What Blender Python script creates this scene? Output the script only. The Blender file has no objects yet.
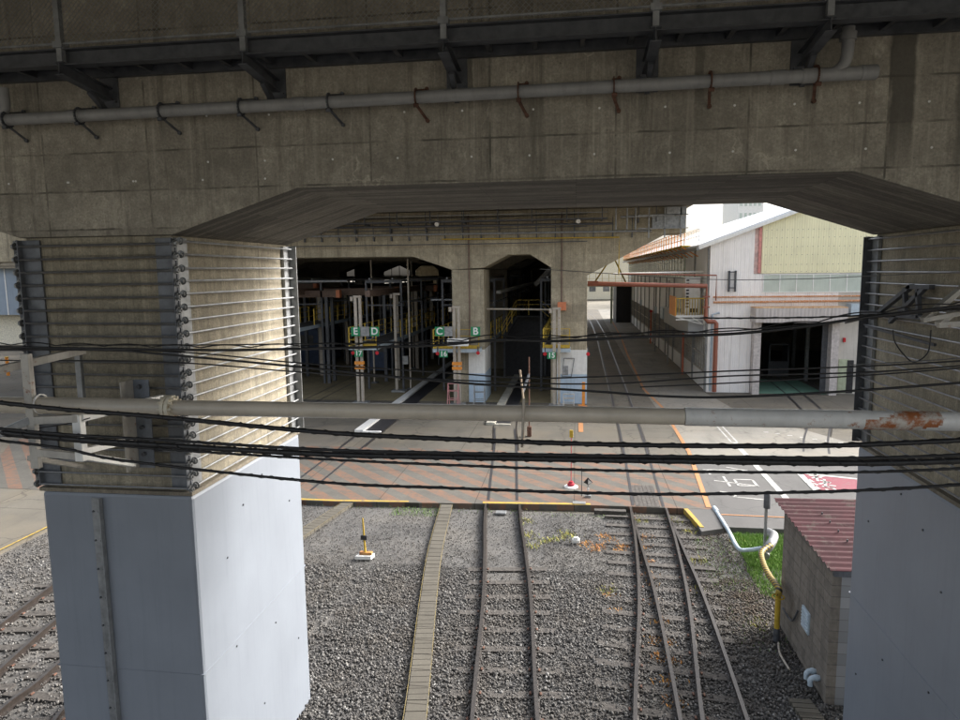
import bpy, math, random
import numpy as np
from mathutils import Vector, Matrix
random.seed(7); rng=np.random.default_rng(7)
S=bpy.context.scene; COL=S.collection
# ------------------------------------------------------------------ camera
PI_,YA,RO,FPX,HC=.127645,.138947,-.0117533,685.996,7.2
f_=Vector((-math.sin(YA)*math.cos(PI_),math.cos(YA)*math.cos(PI_),-math.sin(PI_)))
r_=Vector((math.cos(YA),math.sin(YA),0)); u_=r_.cross(f_)
R2=r_*math.cos(RO)+u_*math.sin(RO); U2=-r_*math.sin(RO)+u_*math.cos(RO)
cam=bpy.data.cameras.new('camera'); co=bpy.data.objects.new('camera',cam); COL.objects.link(co)
m=Matrix((R2,U2,-f_)).transposed().to_4x4(); m.translation=(0,0,HC); co.matrix_world=m
cam.sensor_width=36; cam.lens=FPX/960*36; cam.clip_end=3000; cam.clip_start=.05; S.camera=co
def at(px,py,**k):
    """surveying helper: the world point seen at a picture position on the plane X=, Y= or Z= given"""
    d=f_+R2*((px-480)/FPX)+U2*((360-py)/FPX); (a,v),=k.items(); i='XYZ'.index(a)
    t=(v-(0,0,HC)[i])/d[i]; return Vector((0,0,HC))+d*t
# ------------------------------------------------------------------ materials
MATS={}
def newmat(name):
    m=bpy.data.materials.new(name); m.use_nodes=True; nt=m.node_tree; MATS[name]=m
    return m,nt,nt.nodes['Principled BSDF']
def N(nt,t,**kw):
    n=nt.nodes.new(t)
    for k,v in kw.items():
        if k in n.inputs.keys() if isinstance(k,str) else False: n.inputs[k].default_value=v
        else: setattr(n,k,v)
    return n
def noise(nt,vec,scale,detail=4,rough=.6):
    n=nt.nodes.new('ShaderNodeTexNoise'); n.inputs['Scale'].default_value=scale; n.inputs['Detail'].default_value=detail; n.inputs['Roughness'].default_value=rough
    nt.links.new(vec,n.inputs['Vector']); return n.outputs['Fac']
def pos(nt,sx=1,sy=1,sz=1,rz=0):
    g=nt.nodes.new('ShaderNodeNewGeometry'); mp=nt.nodes.new('ShaderNodeMapping'); mp.inputs['Scale'].default_value=(sx,sy,sz); mp.inputs['Rotation'].default_value=(0,0,rz)
    nt.links.new(g.outputs['Position'],mp.inputs['Vector']); return mp.outputs['Vector']
def ramp(nt,fac,a,b,ca=0.,cb=1.):
    r=nt.nodes.new('ShaderNodeMapRange'); r.inputs['From Min'].default_value=a; r.inputs['From Max'].default_value=b; r.inputs['To Min'].default_value=ca; r.inputs['To Max'].default_value=cb; r.clamp=True
    nt.links.new(fac,r.inputs['Value']); return r.outputs['Result']
def mix(nt,fac,a,b,mode='MIX'):
    n=nt.nodes.new('ShaderNodeMix'); n.data_type='RGBA'; n.blend_type=mode
    for i,v in ((0,fac),(6,a),(7,b)):
        if isinstance(v,(int,float)): n.inputs[i].default_value=v
        elif isinstance(v,tuple): n.inputs[i].default_value=(*v,1)
        else: nt.links.new(v,n.inputs[i])
    return n.outputs[2]
def bump(nt,h,strength,dist,bs):
    b=nt.nodes.new('ShaderNodeBump'); b.inputs['Strength'].default_value=strength; b.inputs['Distance'].default_value=dist
    nt.links.new(h,b.inputs['Height']); nt.links.new(b.outputs['Normal'],bs.inputs['Normal'])
def math_(nt,op,a,b=0.):
    n=nt.nodes.new('ShaderNodeMath'); n.operation=op
    for i,v in enumerate((a,b)):
        if isinstance(v,(int,float)): n.inputs[i].default_value=v
        else: nt.links.new(v,n.inputs[i])
    return n.outputs[0]
def sep(nt,vec):
    s=nt.nodes.new('ShaderNodeSeparateXYZ'); nt.links.new(vec,s.inputs[0]); return s.outputs
def comb(nt,x,y,z=0.):
    s=nt.nodes.new('ShaderNodeCombineXYZ')
    for i,v in enumerate((x,y,z)):
        if isinstance(v,(int,float)): s.inputs[i].default_value=v
        else: nt.links.new(v,s.inputs[i])
    return s.outputs[0]
def sc(c,k): return tuple(min(1,x*k) for x in c)
def plain(name,col,rough=.6,metal=0.,var=.25,scale=6.,rust=0.,rustcol=(.22,.08,.03),streak=.2,bmp=.0):
    """painted or bare surface with mottling, downward streaks and optional rust patches"""
    m,nt,b=newmat(name); v=pos(nt)
    c=mix(nt,ramp(nt,noise(nt,v,scale,5),.3,.7),sc(col,1-var),sc(col,1+var))
    if streak: c=mix(nt,ramp(nt,noise(nt,pos(nt,9,9,.5),1.3,5,.7),.5,.72,0,streak),c,sc(col,.35))
    if rust: c=mix(nt,ramp(nt,noise(nt,v,scale*.9+2,6,.7),.62-rust*.28,.70-rust*.2),c,rustcol)
    nt.links.new(c,b.inputs['Base Color']); b.inputs['Roughness'].default_value=rough; b.inputs['Metallic'].default_value=metal
    if bmp: bump(nt,noise(nt,v,scale*6,4),bmp,.01,b)
    return m
def concrete(name,col,pw=1.35,ph=.45,streak=.55,boards=0.,light=.35,line=.55,sof=0.,bands=()):
    m,nt,b=newmat(name); v=pos(nt); x,y,z=sep(nt,v); h=math_(nt,'ADD',x,y)
    c=mix(nt,ramp(nt,noise(nt,v,1.1,6,.65),.3,.7),sc(col,.68),sc(col,1.28))
    c=mix(nt,ramp(nt,noise(nt,v,14,5,.7),.35,.75,0,.55),c,sc(col,.6))
    # fine grain, pock marks and cement skin
    c=mix(nt,ramp(nt,noise(nt,v,38,5,.8),.3,.7),mix(nt,1.,c,(.66,.66,.66),'MULTIPLY'),mix(nt,1.,c,(1.32,1.32,1.32),'MULTIPLY'))
    c=mix(nt,ramp(nt,noise(nt,v,5.5,6,.75),.42,.60,0,.5),c,sc(col,.55))
    vp=nt.nodes.new('ShaderNodeTexVoronoi'); vp.inputs['Scale'].default_value=9; nt.links.new(v,vp.inputs['Vector'])
    c=mix(nt,ramp(nt,vp.outputs['Distance'],.05,.09,.6,0.),c,sc(col,.3))
    # thin lime-filled cracks
    vc=nt.nodes.new('ShaderNodeTexVoronoi'); vc.feature='DISTANCE_TO_EDGE'; vc.inputs['Scale'].default_value=.7
    dv=nt.nodes.new('ShaderNodeVectorMath'); dv.operation='ADD'; nn=nt.nodes.new('ShaderNodeTexNoise'); nn.inputs['Scale'].default_value=1.8; nn.inputs['Detail'].default_value=7
    nt.links.new(v,nn.inputs['Vector']); nt.links.new(v,dv.inputs[0]); nt.links.new(nn.outputs['Color'],dv.inputs[1]); nt.links.new(dv.outputs[0],vc.inputs['Vector'])
    c=mix(nt,math_(nt,'MULTIPLY',ramp(nt,vc.outputs['Distance'],.002,.007,.8,0.),ramp(nt,noise(nt,v,1.3,3),.55,.64,0,.6)),c,sc(col,1.7))
    # light lime blooms
    c=mix(nt,ramp(nt,noise(nt,pos(nt,2.6,2.6,1.6),1.0,6,.75),.6,.74,0,light),c,sc(col,2.0))
    # run-off streaks
    c=mix(nt,ramp(nt,noise(nt,pos(nt,4,4,.35),1.0,8,.78),.52,.66,0,streak),c,sc(col,.38))
    c=mix(nt,ramp(nt,noise(nt,pos(nt,17,17,.4),1.0,4,.6),.55,.75,0,streak*.5),c,sc(col,1.6))
    br=nt.nodes.new('ShaderNodeTexBrick'); br.offset=0; br.inputs['Scale'].default_value=1; br.inputs['Brick Width'].default_value=pw; br.inputs['Row Height'].default_value=ph
    br.inputs['Mortar Size'].default_value=.012; br.inputs['Mortar Smooth'].default_value=.3; br.inputs['Bias'].default_value=0
    br.inputs['Color1'].default_value=(1,1,1,1); br.inputs['Color2'].default_value=(.82,.82,.82,1); br.inputs['Mortar'].default_value=(1,1,1,1)
    wob=math_(nt,'MULTIPLY',math_(nt,'SUBTRACT',noise(nt,v,6,3),.5),.02)
    nt.links.new(comb(nt,h,math_(nt,'ADD',z,wob)),br.inputs['Vector'])
    c=mix(nt,1.,c,br.outputs['Color'],'MULTIPLY')
    mort=math_(nt,'MULTIPLY',br.outputs['Fac'],ramp(nt,noise(nt,v,2.3,4),.4,.6,.15,line))
    c=mix(nt,mort,c,sc(col,.3))
    if boards:
        b2=nt.nodes.new('ShaderNodeTexBrick'); b2.offset=.37; b2.offset_frequency=1; b2.inputs['Scale'].default_value=1; b2.inputs['Brick Width'].default_value=3.1; b2.inputs['Row Height'].default_value=.1
        b2.inputs['Mortar Size'].default_value=.004; b2.inputs['Color1'].default_value=(1,1,1,1); b2.inputs['Color2'].default_value=(1-boards,1-boards,1-boards,1); b2.inputs['Mortar'].default_value=(.78,.78,.78,1)
        nt.links.new(comb(nt,z,h),b2.inputs['Vector']); c=mix(nt,1.,c,b2.outputs['Color'],'MULTIPLY')
    if sof:
        b3=nt.nodes.new('ShaderNodeTexBrick'); b3.offset=.4; b3.inputs['Scale'].default_value=1; b3.inputs['Brick Width'].default_value=2.7; b3.inputs['Row Height'].default_value=.12
        b3.inputs['Mortar Size'].default_value=.006; b3.inputs['Color1'].default_value=(1.15,1.15,1.15,1); b3.inputs['Color2'].default_value=(1-sof,1-sof,1-sof,1); b3.inputs['Mortar'].default_value=(.4,.4,.4,1)
        nt.links.new(comb(nt,x,y),b3.inputs['Vector']); c=mix(nt,1.,c,b3.outputs['Color'],'MULTIPLY')
    for xc,hw,zb_,k in bands:   # old water stains running down the face
        wv=math_(nt,'ADD',x,math_(nt,'MULTIPLY',math_(nt,'SUBTRACT',noise(nt,v,2.5,4),.5),.12))
        mk=math_(nt,'MULTIPLY',ramp(nt,math_(nt,'ABSOLUTE',math_(nt,'SUBTRACT',wv,xc)),hw*.75,hw,k,0.),ramp(nt,z,zb_,zb_+.5))
        c=mix(nt,mk,c,sc(col,.22))
    nt.links.new(c,b.inputs['Base Color']); b.inputs['Roughness'].default_value=.9
    hh=math_(nt,'SUBTRACT',noise(nt,v,30,5),math_(nt,'MULTIPLY',br.outputs['Fac'],.8)); bump(nt,hh,.5,.015,b)
    return m
def ground_mat(name,col,var=.3,scale=1.5,slab=None,bmpd=.01,stain=.4,crack=.0,warm=None):
    m,nt,b=newmat(name); v=pos(nt)
    c=mix(nt,ramp(nt,noise(nt,v,scale*.25,6,.65),.3,.7),sc(col,1-var),sc(col,1+var))
    c=mix(nt,ramp(nt,noise(nt,v,scale*9,6,.75),.35,.7,0,.5),c,sc(col,.72))
    c=mix(nt,ramp(nt,noise(nt,pos(nt,.9,.16,1),1.4,6,.7),.52,.72,0,stain),c,sc(col,.45))
    c=mix(nt,ramp(nt,noise(nt,v,28,2,.5),.66,.76,0,.5),c,sc(col,1.7))
    if warm: c=mix(nt,ramp(nt,noise(nt,v,.45,5),.45,.65,0,.7),c,warm)
    if crack:
        vo=nt.nodes.new('ShaderNodeTexVoronoi'); vo.feature='DISTANCE_TO_EDGE'; vo.inputs['Scale'].default_value=.33
        dv=nt.nodes.new('ShaderNodeVectorMath'); dv.operation='ADD'; nn=nt.nodes.new('ShaderNodeTexNoise'); nn.inputs['Scale'].default_value=1.4; nn.inputs['Detail'].default_value=6
        nt.links.new(v,nn.inputs['Vector']); nt.links.new(v,dv.inputs[0]); nt.links.new(nn.outputs['Color'],dv.inputs[1]); nt.links.new(dv.outputs[0],vo.inputs['Vector'])
        c=mix(nt,ramp(nt,vo.outputs['Distance'],.004,.014,crack,0.),c,sc(col,.3))
    if slab:
        br=nt.nodes.new('ShaderNodeTexBrick'); br.offset=0; br.inputs['Scale'].default_value=1; br.inputs['Brick Width'].default_value=slab[0]; br.inputs['Row Height'].default_value=slab[1]
        br.inputs['Mortar Size'].default_value=.014; br.inputs['Color1'].default_value=(1,1,1,1); br.inputs['Color2'].default_value=(.86,.86,.85,1); br.inputs['Mortar'].default_value=(.35,.33,.3,1)
        nt.links.new(v,br.inputs['Vector']); c=mix(nt,1.,c,br.outputs['Color'],'MULTIPLY')
    nt.links.new(c,b.inputs['Base Color']); b.inputs['Roughness'].default_value=.92
    bump(nt,noise(nt,v,22,6,.7),.5,bmpd,b)
    return m
def paint(name,col,wear=.5,base=(.2,.19,.17)):
    """road paint worn through to the surface below"""
    m,nt,b=newmat(name); v=pos(nt)
    c=mix(nt,ramp(nt,noise(nt,v,5,6,.75),.62-.25*wear,.72-.1*wear,0,.85),sc(col,1),base)
    c=mix(nt,ramp(nt,noise(nt,v,40,3),.3,.7,0,.3),c,sc(col,.6))
    nt.links.new(c,b.inputs['Base Color']); b.inputs['Roughness'].default_value=.8; return m
def corrugated(name,col,axis='x',period=.1,var=.12,rust=0.,dirt=.4):
    m,nt,b=newmat(name); v=pos(nt); x,y,z=sep(nt,v); h={'x':x,'y':y,'xy':math_(nt,'ADD',x,y)}[axis]
    w=math_(nt,'SINE',math_(nt,'MULTIPLY',h,2*math.pi/period))
    c=mix(nt,ramp(nt,noise(nt,v,.7,5),.3,.7),sc(col,1-var),sc(col,1+var))
    c=mix(nt,ramp(nt,noise(nt,pos(nt,6,6,.25),1,5,.7),.52,.7,0,dirt),c,(.25,.21,.17))
    sn=nt.nodes.new('ShaderNodeMath'); sn.operation='FLOORED_MODULO'; sn.inputs[1].default_value=.9; nt.links.new(h,sn.inputs[0])
    c=mix(nt,ramp(nt,sn.outputs[0],.0,.03,.35,0.),c,sc(col,.45))
    if rust: c=mix(nt,ramp(nt,noise(nt,v,3,6,.8),.66-rust*.2,.72,0,.9),c,(.3,.12,.04))
    nt.links.new(c,b.inputs['Base Color']); b.inputs['Roughness'].default_value=.55
    bump(nt,w,.35,period*.12,b); return m

CB=concrete('stained_concrete',(.39,.358,.292),1.3,.43,.75,line=1.0,light=.5,bands=((3.12,.13,8.15,.85),(3.75,.16,7.9,.6),(-1.1,.03,8.7,.5),(1.22,.05,8.6,.5),(2.27,.06,8.5,.55),(-4.6,.04,8.6,.4)))
CP=concrete('board_marked_concrete',(.37,.33,.245),5,.62,.55,boards=.13,light=.8,line=.7)
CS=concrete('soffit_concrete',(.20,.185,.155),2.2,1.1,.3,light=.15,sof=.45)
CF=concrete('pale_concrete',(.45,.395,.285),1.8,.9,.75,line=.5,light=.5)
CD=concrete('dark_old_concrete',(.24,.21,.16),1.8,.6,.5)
JK=plain('blue_grey_jacket_paint',(.205,.228,.262),.45,0,.08,.8,rust=.0,streak=.12)
GS=plain('dark_grey_steel',(.085,.09,.10),.5,.3,.3,8)
LS=plain('light_galvanised_steel',(.27,.28,.285),.45,.4,.3,7,streak=.3)
WS=plain('dirty_white_steel',(.42,.40,.36),.5,.0,.2,5,rust=.08,streak=.5)
PV=plain('grey_vinyl_pipe',(.27,.27,.265),.4,0,.12,5,streak=.3)
PB=plain('beige_coated_pipe',(.50,.45,.37),.38,.0,.14,3,streak=.12)
PW=plain('off_white_rusting_pipe',(.62,.62,.60),.4,.0,.1,6,rust=.12,rustcol=(.30,.11,.04),streak=.1)
FLN=plain('rusty_white_flange',(.62,.57,.45),.5,0,.15,20,rust=.15)
BK=plain('black_cable_sheath',(.012,.012,.013),.5,0,.3,20,streak=0)
GC=plain('grey_cable_sheath',(.11,.11,.11),.5,0,.3,20,streak=0)
RS=plain('rail_steel',(.032,.025,.021),.5,.3,.35,9,streak=0)
RT=plain('rail_head_steel',(.05,.044,.039),.4,.3,.25,9,streak=0)
RW=plain('rusty_steel',(.12,.06,.04),.75,.2,.5,14)
SL=plain('weathered_sleeper',(.062,.056,.05),.9,0,.5,10,streak=0,bmp=.5)
OB=plain('oxide_red_paint',(.26,.085,.05),.5,0,.15,7,streak=.3)
OR=plain('orange_paint',(.72,.27,.04),.5,0,.12,7,streak=.2)
TERRA=plain('terracotta_box_paint',(.60,.20,.09),.5,0,.1,7)
YL=plain('yellow_paint',(.46,.31,.03),.5,0,.15,9,streak=.3,rust=.1)
YD=plain('dull_yellow_railing_paint',(.66,.46,.06),.5,0,.2,9)
WHT=plain('white_paint',(.75,.75,.72),.5,0,.08,4,streak=.25)
BLP=plain('pale_blue_paint',(.44,.56,.68),.5,0,.08,4,streak=.3)
BLS=plain('pale_blue_steel',(.42,.50,.56),.45,0,.12,5,streak=.3)
GRN=plain('green_sign_panel',(.01,.22,.09),.35,0,.05,4,streak=0)
BEI=plain('cream_post_paint',(.40,.36,.30),.5,0,.12,6,streak=.35,rust=.12)
BRN=plain('brown_duct_paint',(.15,.10,.075),.6,0,.3,6)
DARK=plain('machinery_and_shade_black',(.025,.025,.028),.6,0,.4,5)  # also paints the shade in the pits and the far passage
NAVY=plain('dark_blue_cover',(.03,.05,.10),.6,0,.3,3)
BLU=plain('blue_grey_wall',(.22,.27,.33),.6,0,.1,1,streak=.2)
REDL=plain('red_lamp_lens',(.5,.01,.02),.3,0,.1,4,streak=0)
GLS=plain('dusty_window_glass',(.10,.10,.095),.15,0,.5,1.3,streak=.3)
GLB=plain('pale_window_pane',(.50,.56,.50),.2,0,.12,1.2,streak=.2)
SIDE=corrugated('grey_clad_wall',(.86,.88,.90),'y',.12,.08)
FRONT=corrugated('white_clad_wall',(.88,.85,.82),'x',.12,.07,dirt=.3)
YELW=corrugated('yellow_clad_panel',(.80,.76,.50),'x',.13,.08,dirt=.2)
CANO=corrugated('pale_canopy_cladding',(.50,.46,.44),'x',.2,.12,dirt=.5)
ROOF=corrugated('white_metal_roof',(.72,.74,.76),'y',.5,.05,dirt=.15)
MAR=plain('maroon_roof_paint',(.055,.014,.018),.9,0,.3,2,rust=.3,rustcol=(.075,.05,.045),streak=.0)
GLV=plain('green_grey_footbridge_paint',(.42,.47,.33),.6,0,.15,5)
GRNF=ground_mat('green_floor_paint',(.16,.30,.22),.25,2)
APR=ground_mat('yard_concrete',(.118,.108,.088),.28,1.2,(4.6,6.2),.006,.5,.5,(.14,.12,.088))
DRT=ground_mat('dusty_gravel',(.095,.092,.088),.4,4,None,.03,.3,0,(.13,.122,.11))
RDM=ground_mat('dark_asphalt',(.10,.098,.095),.2,1.5,None,.006,.4,.3)
LNM=ground_mat('worn_lane_asphalt',(.21,.20,.175),.25,1.2,None,.006,.6,.4,(.22,.20,.165))
SHD=ground_mat('shed_floor_concrete',(.24,.20,.115),.3,1.4,(3,5),.006,.5,.3)
BASE=ground_mat('pale_ground',(.20,.18,.14),.2,.5)
TR=ground_mat('concrete_trough_lid',(.10,.091,.073),.2,3,(9,.5),.004,.3)
YPF=paint('faded_yellow_paint',(.22,.17,.06),.7,(.11,.105,.09)); YP=paint('worn_yellow_paint',(.42,.28,.035),.6,(.13,.12,.1)); OP=paint('worn_orange_paint',(.42,.19,.07),.5,(.14,.13,.11)); WP=paint('worn_white_paint',(.45,.45,.43),.7,(.15,.145,.13))
RP=paint('worn_red_paint',(.20,.045,.065),.35,(.14,.12,.11))
# striped crossing: orange diagonals painted on grey concrete
m,nt,b=newmat('striped_crossing_concrete'); v=pos(nt); x,y,z=sep(nt,v)
t=math_(nt,'ADD',math_(nt,'ADD',x,y),math_(nt,'MULTIPLY',noise(nt,v,3,3),.05))
mo=nt.nodes.new('ShaderNodeMath'); mo.operation='FLOORED_MODULO'; mo.inputs[1].default_value=1.12; nt.links.new(t,mo.inputs[0])
st=math_(nt,'MULTIPLY',ramp(nt,mo.outputs[0],.0,.02),ramp(nt,mo.outputs[0],.56,.58,1.,0.))
wear=ramp(nt,noise(nt,v,3.5,8,.8),.42,.62,1.,.1)
col=(.098,.093,.08)
c=mix(nt,ramp(nt,noise(nt,v,1.2,6,.7),.3,.7),sc(col,.75),sc(col,1.2)); c=mix(nt,ramp(nt,noise(nt,v,13,5,.75),.4,.7,0,.5),c,sc(col,.6))
c=mix(nt,math_(nt,'MULTIPLY',math_(nt,'MULTIPLY',st,wear),.85),c,(.18,.092,.055))
br=nt.nodes.new('ShaderNodeTexBrick'); br.offset=0; br.inputs['Scale'].default_value=1; br.inputs['Brick Width'].default_value=3.1; br.inputs['Row Height'].default_value=3.4
br.inputs['Mortar Size'].default_value=.015; br.inputs['Color1'].default_value=(1,1,1,1); br.inputs['Color2'].default_value=(.9,.9,.9,1); br.inputs['Mortar'].default_value=(.4,.38,.35,1)
nt.links.new(v,br.inputs['Vector']); c=mix(nt,1.,c,br.outputs['Color'],'MULTIPLY'); nt.links.new(c,b.inputs['Base Color']); b.inputs['Roughness'].default_value=.9; bump(nt,noise(nt,v,25,5),.4,.006,b)
XS=m
# loose stones: every stone its own grey
m,nt,b=newmat('ballast_stone'); g=nt.nodes.new('ShaderNodeNewGeometry'); v=pos(nt)
cr=nt.nodes.new('ShaderNodeValToRGB'); nt.links.new(g.outputs['Random Per Island'],cr.inputs[0]); e=cr.color_ramp.elements
e[0].color=(.055,.052,.05,1); e[1].color=(.31,.308,.30,1); e[1].position=1
for p_,c_ in ((.35,(.075,.073,.07,1)),(.7,(.135,.13,.125,1)),(.9,(.20,.195,.18,1))):
    q=e.new(p_); q.color=c_
c=mix(nt,ramp(nt,noise(nt,v,.9,5),.42,.62,0,.45),cr.outputs[0],(.09,.075,.058)); c=mix(nt,ramp(nt,noise(nt,v,60,3),.3,.7,0,.35),c,(.09,.085,.08))
x_,y_,z_=sep(nt,v); ea=math_(nt,'MULTIPLY',math_(nt,'MULTIPLY',ramp(nt,x_,2.7,3.4),ramp(nt,y_,12.0,14.5)),ramp(nt,noise(nt,v,2.2,5),.35,.6,.25,.85)); c=mix(nt,ea,c,(.085,.062,.04))
nt.links.new(c,b.inputs['Base Color']); b.inputs['Roughness'].default_value=.85; ST=m
def leafmat(name,a,bb):
    m,nt,b=newmat(name); g=nt.nodes.new('ShaderNodeNewGeometry'); nt.links.new(mix(nt,g.outputs['Random Per Island'],a,bb),b.inputs['Base Color']); b.inputs['Roughness'].default_value=.7; return m
GRS=leafmat('grass_blade',(.07,.16,.02),(.22,.36,.07)); WDO=leafmat('rusty_orange_leaf',(.45,.16,.03),(.62,.34,.07)); WDG=leafmat('yellow_green_leaf',(.16,.24,.04),(.5,.42,.08))
m,nt,b=newmat('black_yellow_guard'); v=pos(nt); x,y,z=sep(nt,v); t=math_(nt,'ADD',math_(nt,'ADD',y,z),x)
mo=nt.nodes.new('ShaderNodeMath'); mo.operation='FLOORED_MODULO'; mo.inputs[1].default_value=.17; nt.links.new(t,mo.inputs[0])
nt.links.new(mix(nt,ramp(nt,mo.outputs[0],.08,.09),(.36,.25,.04),(.02,.02,.02)),b.inputs['Base Color']); b.inputs['Roughness'].default_value=.5; YB=m
m,nt,b=newmat('concrete_block_wall'); v=pos(nt); x,y,z=sep(nt,v); br=nt.nodes.new('ShaderNodeTexBrick'); br.offset=0; br.inputs['Scale'].default_value=1; br.inputs['Brick Width'].default_value=.4; br.inputs['Row Height'].default_value=.2
br.inputs['Mortar Size'].default_value=.008; br.inputs['Color1'].default_value=(.17,.15,.125,1); br.inputs['Color2'].default_value=(.125,.11,.092,1); br.inputs['Mortar'].default_value=(.07,.063,.056,1)
nt.links.new(comb(nt,math_(nt,'ADD',x,y),z),br.inputs['Vector']); c=mix(nt,ramp(nt,noise(nt,v,7,6,.75),.4,.7,0,.5),br.outputs['Color'],(.30,.27,.23)); c=mix(nt,ramp(nt,noise(nt,pos(nt,4,4,.5),1,5),.5,.7,0,.6),c,(.09,.08,.07))
nt.links.new(c,b.inputs['Base Color']); b.inputs['Roughness'].default_value=.95; bump(nt,math_(nt,'SUBTRACT',noise(nt,v,40,4),br.outputs['Fac']),.6,.008,b); BW=m
m,nt,b=newmat('grey_block_wall'); v=pos(nt); x,y,z=sep(nt,v); br=nt.nodes.new('ShaderNodeTexBrick'); br.offset=0; br.inputs['Scale'].default_value=1; br.inputs['Brick Width'].default_value=.4; br.inputs['Row Height'].default_value=.2
br.inputs['Mortar Size'].default_value=.006; br.inputs['Color1'].default_value=(.28,.285,.29,1); br.inputs['Color2'].default_value=(.19,.195,.20,1); br.inputs['Mortar'].default_value=(.15,.15,.15,1)
nt.links.new(comb(nt,math_(nt,'ADD',x,y),z),br.inputs['Vector']); nt.links.new(br.outputs['Color'],b.inputs['Base Color']); b.inputs['Roughness'].default_value=.95; BG=m
# ------------------------------------------------------------------ mesh building
LOC={}
class MB:
    def __init__(s): s.v=[];s.f=[];s.m=[]
    def poly(s,pts,mi=0):
        o=len(s.v); s.v+=[tuple(p) for p in pts]; s.f.append(tuple(range(o,o+len(pts)))); s.m.append(mi); return s
    def hexa(s,p,mi=0):
        o=len(s.v); s.v+=[tuple(q) for q in p]
        for q in ((0,3,2,1),(4,5,6,7),(0,1,5,4),(1,2,6,5),(2,3,7,6),(3,0,4,7)): s.f.append(tuple(o+i for i in q)); s.m.append(mi)
        return s
    def box(s,x0,x1,y0,y1,z0,z1,mi=0):
        return s.hexa([(x0,y0,z0),(x1,y0,z0),(x1,y1,z0),(x0,y1,z0),(x0,y0,z1),(x1,y0,z1),(x1,y1,z1),(x0,y1,z1)],mi)
    def beam(s,a,b,w,h,mi=0,up=(0,0,1)):
        a=Vector(a);b=Vector(b);d=(b-a).normalized();sd=d.cross(Vector(up))
        if sd.length<1e-4: sd=d.cross(Vector((0,1,0)))
        sd.normalize();q=sd.cross(d).normalized();sd*=w/2;q*=h/2
        return s.hexa([a-sd-q,a+sd-q,b+sd-q,b-sd-q,a-sd+q,a+sd+q,b+sd+q,b-sd+q],mi)
    def tube(s,pts,r,n=10,mi=0,caps=True):
        pts=[Vector(p) for p in pts]; o=len(s.v); k=len(pts); rr=r if isinstance(r,(list,tuple)) else [r]*k
        d0=(pts[1]-pts[0]).normalized(); ref=Vector((0,0,1)) if abs(d0.z)<.9 else Vector((1,0,0)); nrm=(ref-d0*ref.dot(d0)).normalized()
        for i,p in enumerate(pts):
            d=(pts[min(i+1,k-1)]-pts[max(i-1,0)]).normalized(); nrm=(nrm-d*nrm.dot(d)).normalized(); bn=d.cross(nrm)
            for j in range(n):
                a=2*math.pi*j/n; s.v.append(tuple(p+(nrm*math.cos(a)+bn*math.sin(a))*rr[i]))
        for i in range(k-1):
            for j in range(n):
                s.f.append((o+i*n+j,o+i*n+(j+1)%n,o+(i+1)*n+(j+1)%n,o+(i+1)*n+j)); s.m.append(mi)
        if caps: s.f.append(tuple(o+j for j in range(n))[::-1]); s.m.append(mi); s.f.append(tuple(o+(k-1)*n+j for j in range(n))); s.m.append(mi)
        return s
    def prism(s,prof,y0,y1,ax='y',mi=0):
        """profile of (a,b) points pushed along an axis: y -> a=X b=Z ; x -> a=Y b=Z ; z -> a=X b=Y"""
        P={'y':lambda a,b,t:(a,t,b),'x':lambda a,b,t:(t,a,b),'z':lambda a,b,t:(a,b,t)}[ax]; n=len(prof); o=len(s.v)
        s.v+=[P(a,b,y0) for a,b in prof]+[P(a,b,y1) for a,b in prof]
        s.f.append(tuple(o+i for i in range(n))); s.f.append(tuple(o+n+i for i in range(n))[::-1]); s.m+=[mi,mi]
        for i in range(n): j=(i+1)%n; s.f.append((o+i,o+n+i,o+n+j,o+j)); s.m.append(mi)
        return s
    def build(s,name,mat,parent=None,smooth=False,bevel=0.,label=None):
        me=bpy.data.meshes.new(name); L=LOC.get(parent.name if parent else None,Vector((0,0,0)))
        me.from_pydata([(x-L.x,y-L.y,z-L.z) for x,y,z in s.v],[],s.f)
        for q in (mat if isinstance(mat,list) else [mat]): me.materials.append(q)
        me.polygons.foreach_set('material_index',s.m)
        if smooth:
            me.polygons.foreach_set('use_smooth',[True]*len(s.f))
            try: me.set_sharp_from_angle(angle=math.radians(40))
            except Exception: pass
        import bmesh
        bm=bmesh.new(); bm.from_mesh(me); bmesh.ops.recalc_face_normals(bm,faces=bm.faces); bm.to_mesh(me); bm.free()
        o=bpy.data.objects.new(name,me); COL.objects.link(o)
        if parent: o.parent=parent; LOC[o.name]=L
        if bevel:
            bv=o.modifiers.new('bevel','BEVEL'); bv.width=bevel; bv.segments=2; bv.limit_method='ANGLE'; bv.angle_limit=math.radians(50)
        if label: o['label']=label
        return o
def tag(o,label,cat,group=None): 
    o['label']=label; o['category']=cat
    if group: o['group']=group
    return o
def thing(name,loc,label,cat,group=None):
    o=bpy.data.objects.new(name,None); COL.objects.link(o); o.location=loc; LOC[o.name]=Vector(loc); o.empty_display_size=.2
    return tag(o,label,cat,group)
def struct(o): o['kind']='structure'; return o
def stuff(o,label,cat): tag(o,label,cat); o['kind']='stuff'; return o
def copy_tree(o,loc=None,parent=None):
    c=o.copy(); COL.objects.link(c)
    if parent: c.parent=parent
    if loc is not None: c.location=loc
    for ch in list(o.children): copy_tree(ch,None,c)
    return c
def spline(P,n=10):
    P=[Vector(p) for p in P]
    if len(P)==2: return [P[0].lerp(P[1],i/n) for i in range(n+1)]
    out=[]; Q=[P[0]*2-P[1]]+P+[P[-1]*2-P[-2]]
    for i in range(1,len(Q)-2):
        for k in range(n):
            t=k/n; a,b,c,d=Q[i-1:i+3]; out.append(.5*((2*b)+(c-a)*t+(2*a-5*b+4*c-d)*t*t+(3*b-a-3*c+d)*t**3))
    out.append(P[-1]); return out
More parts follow.
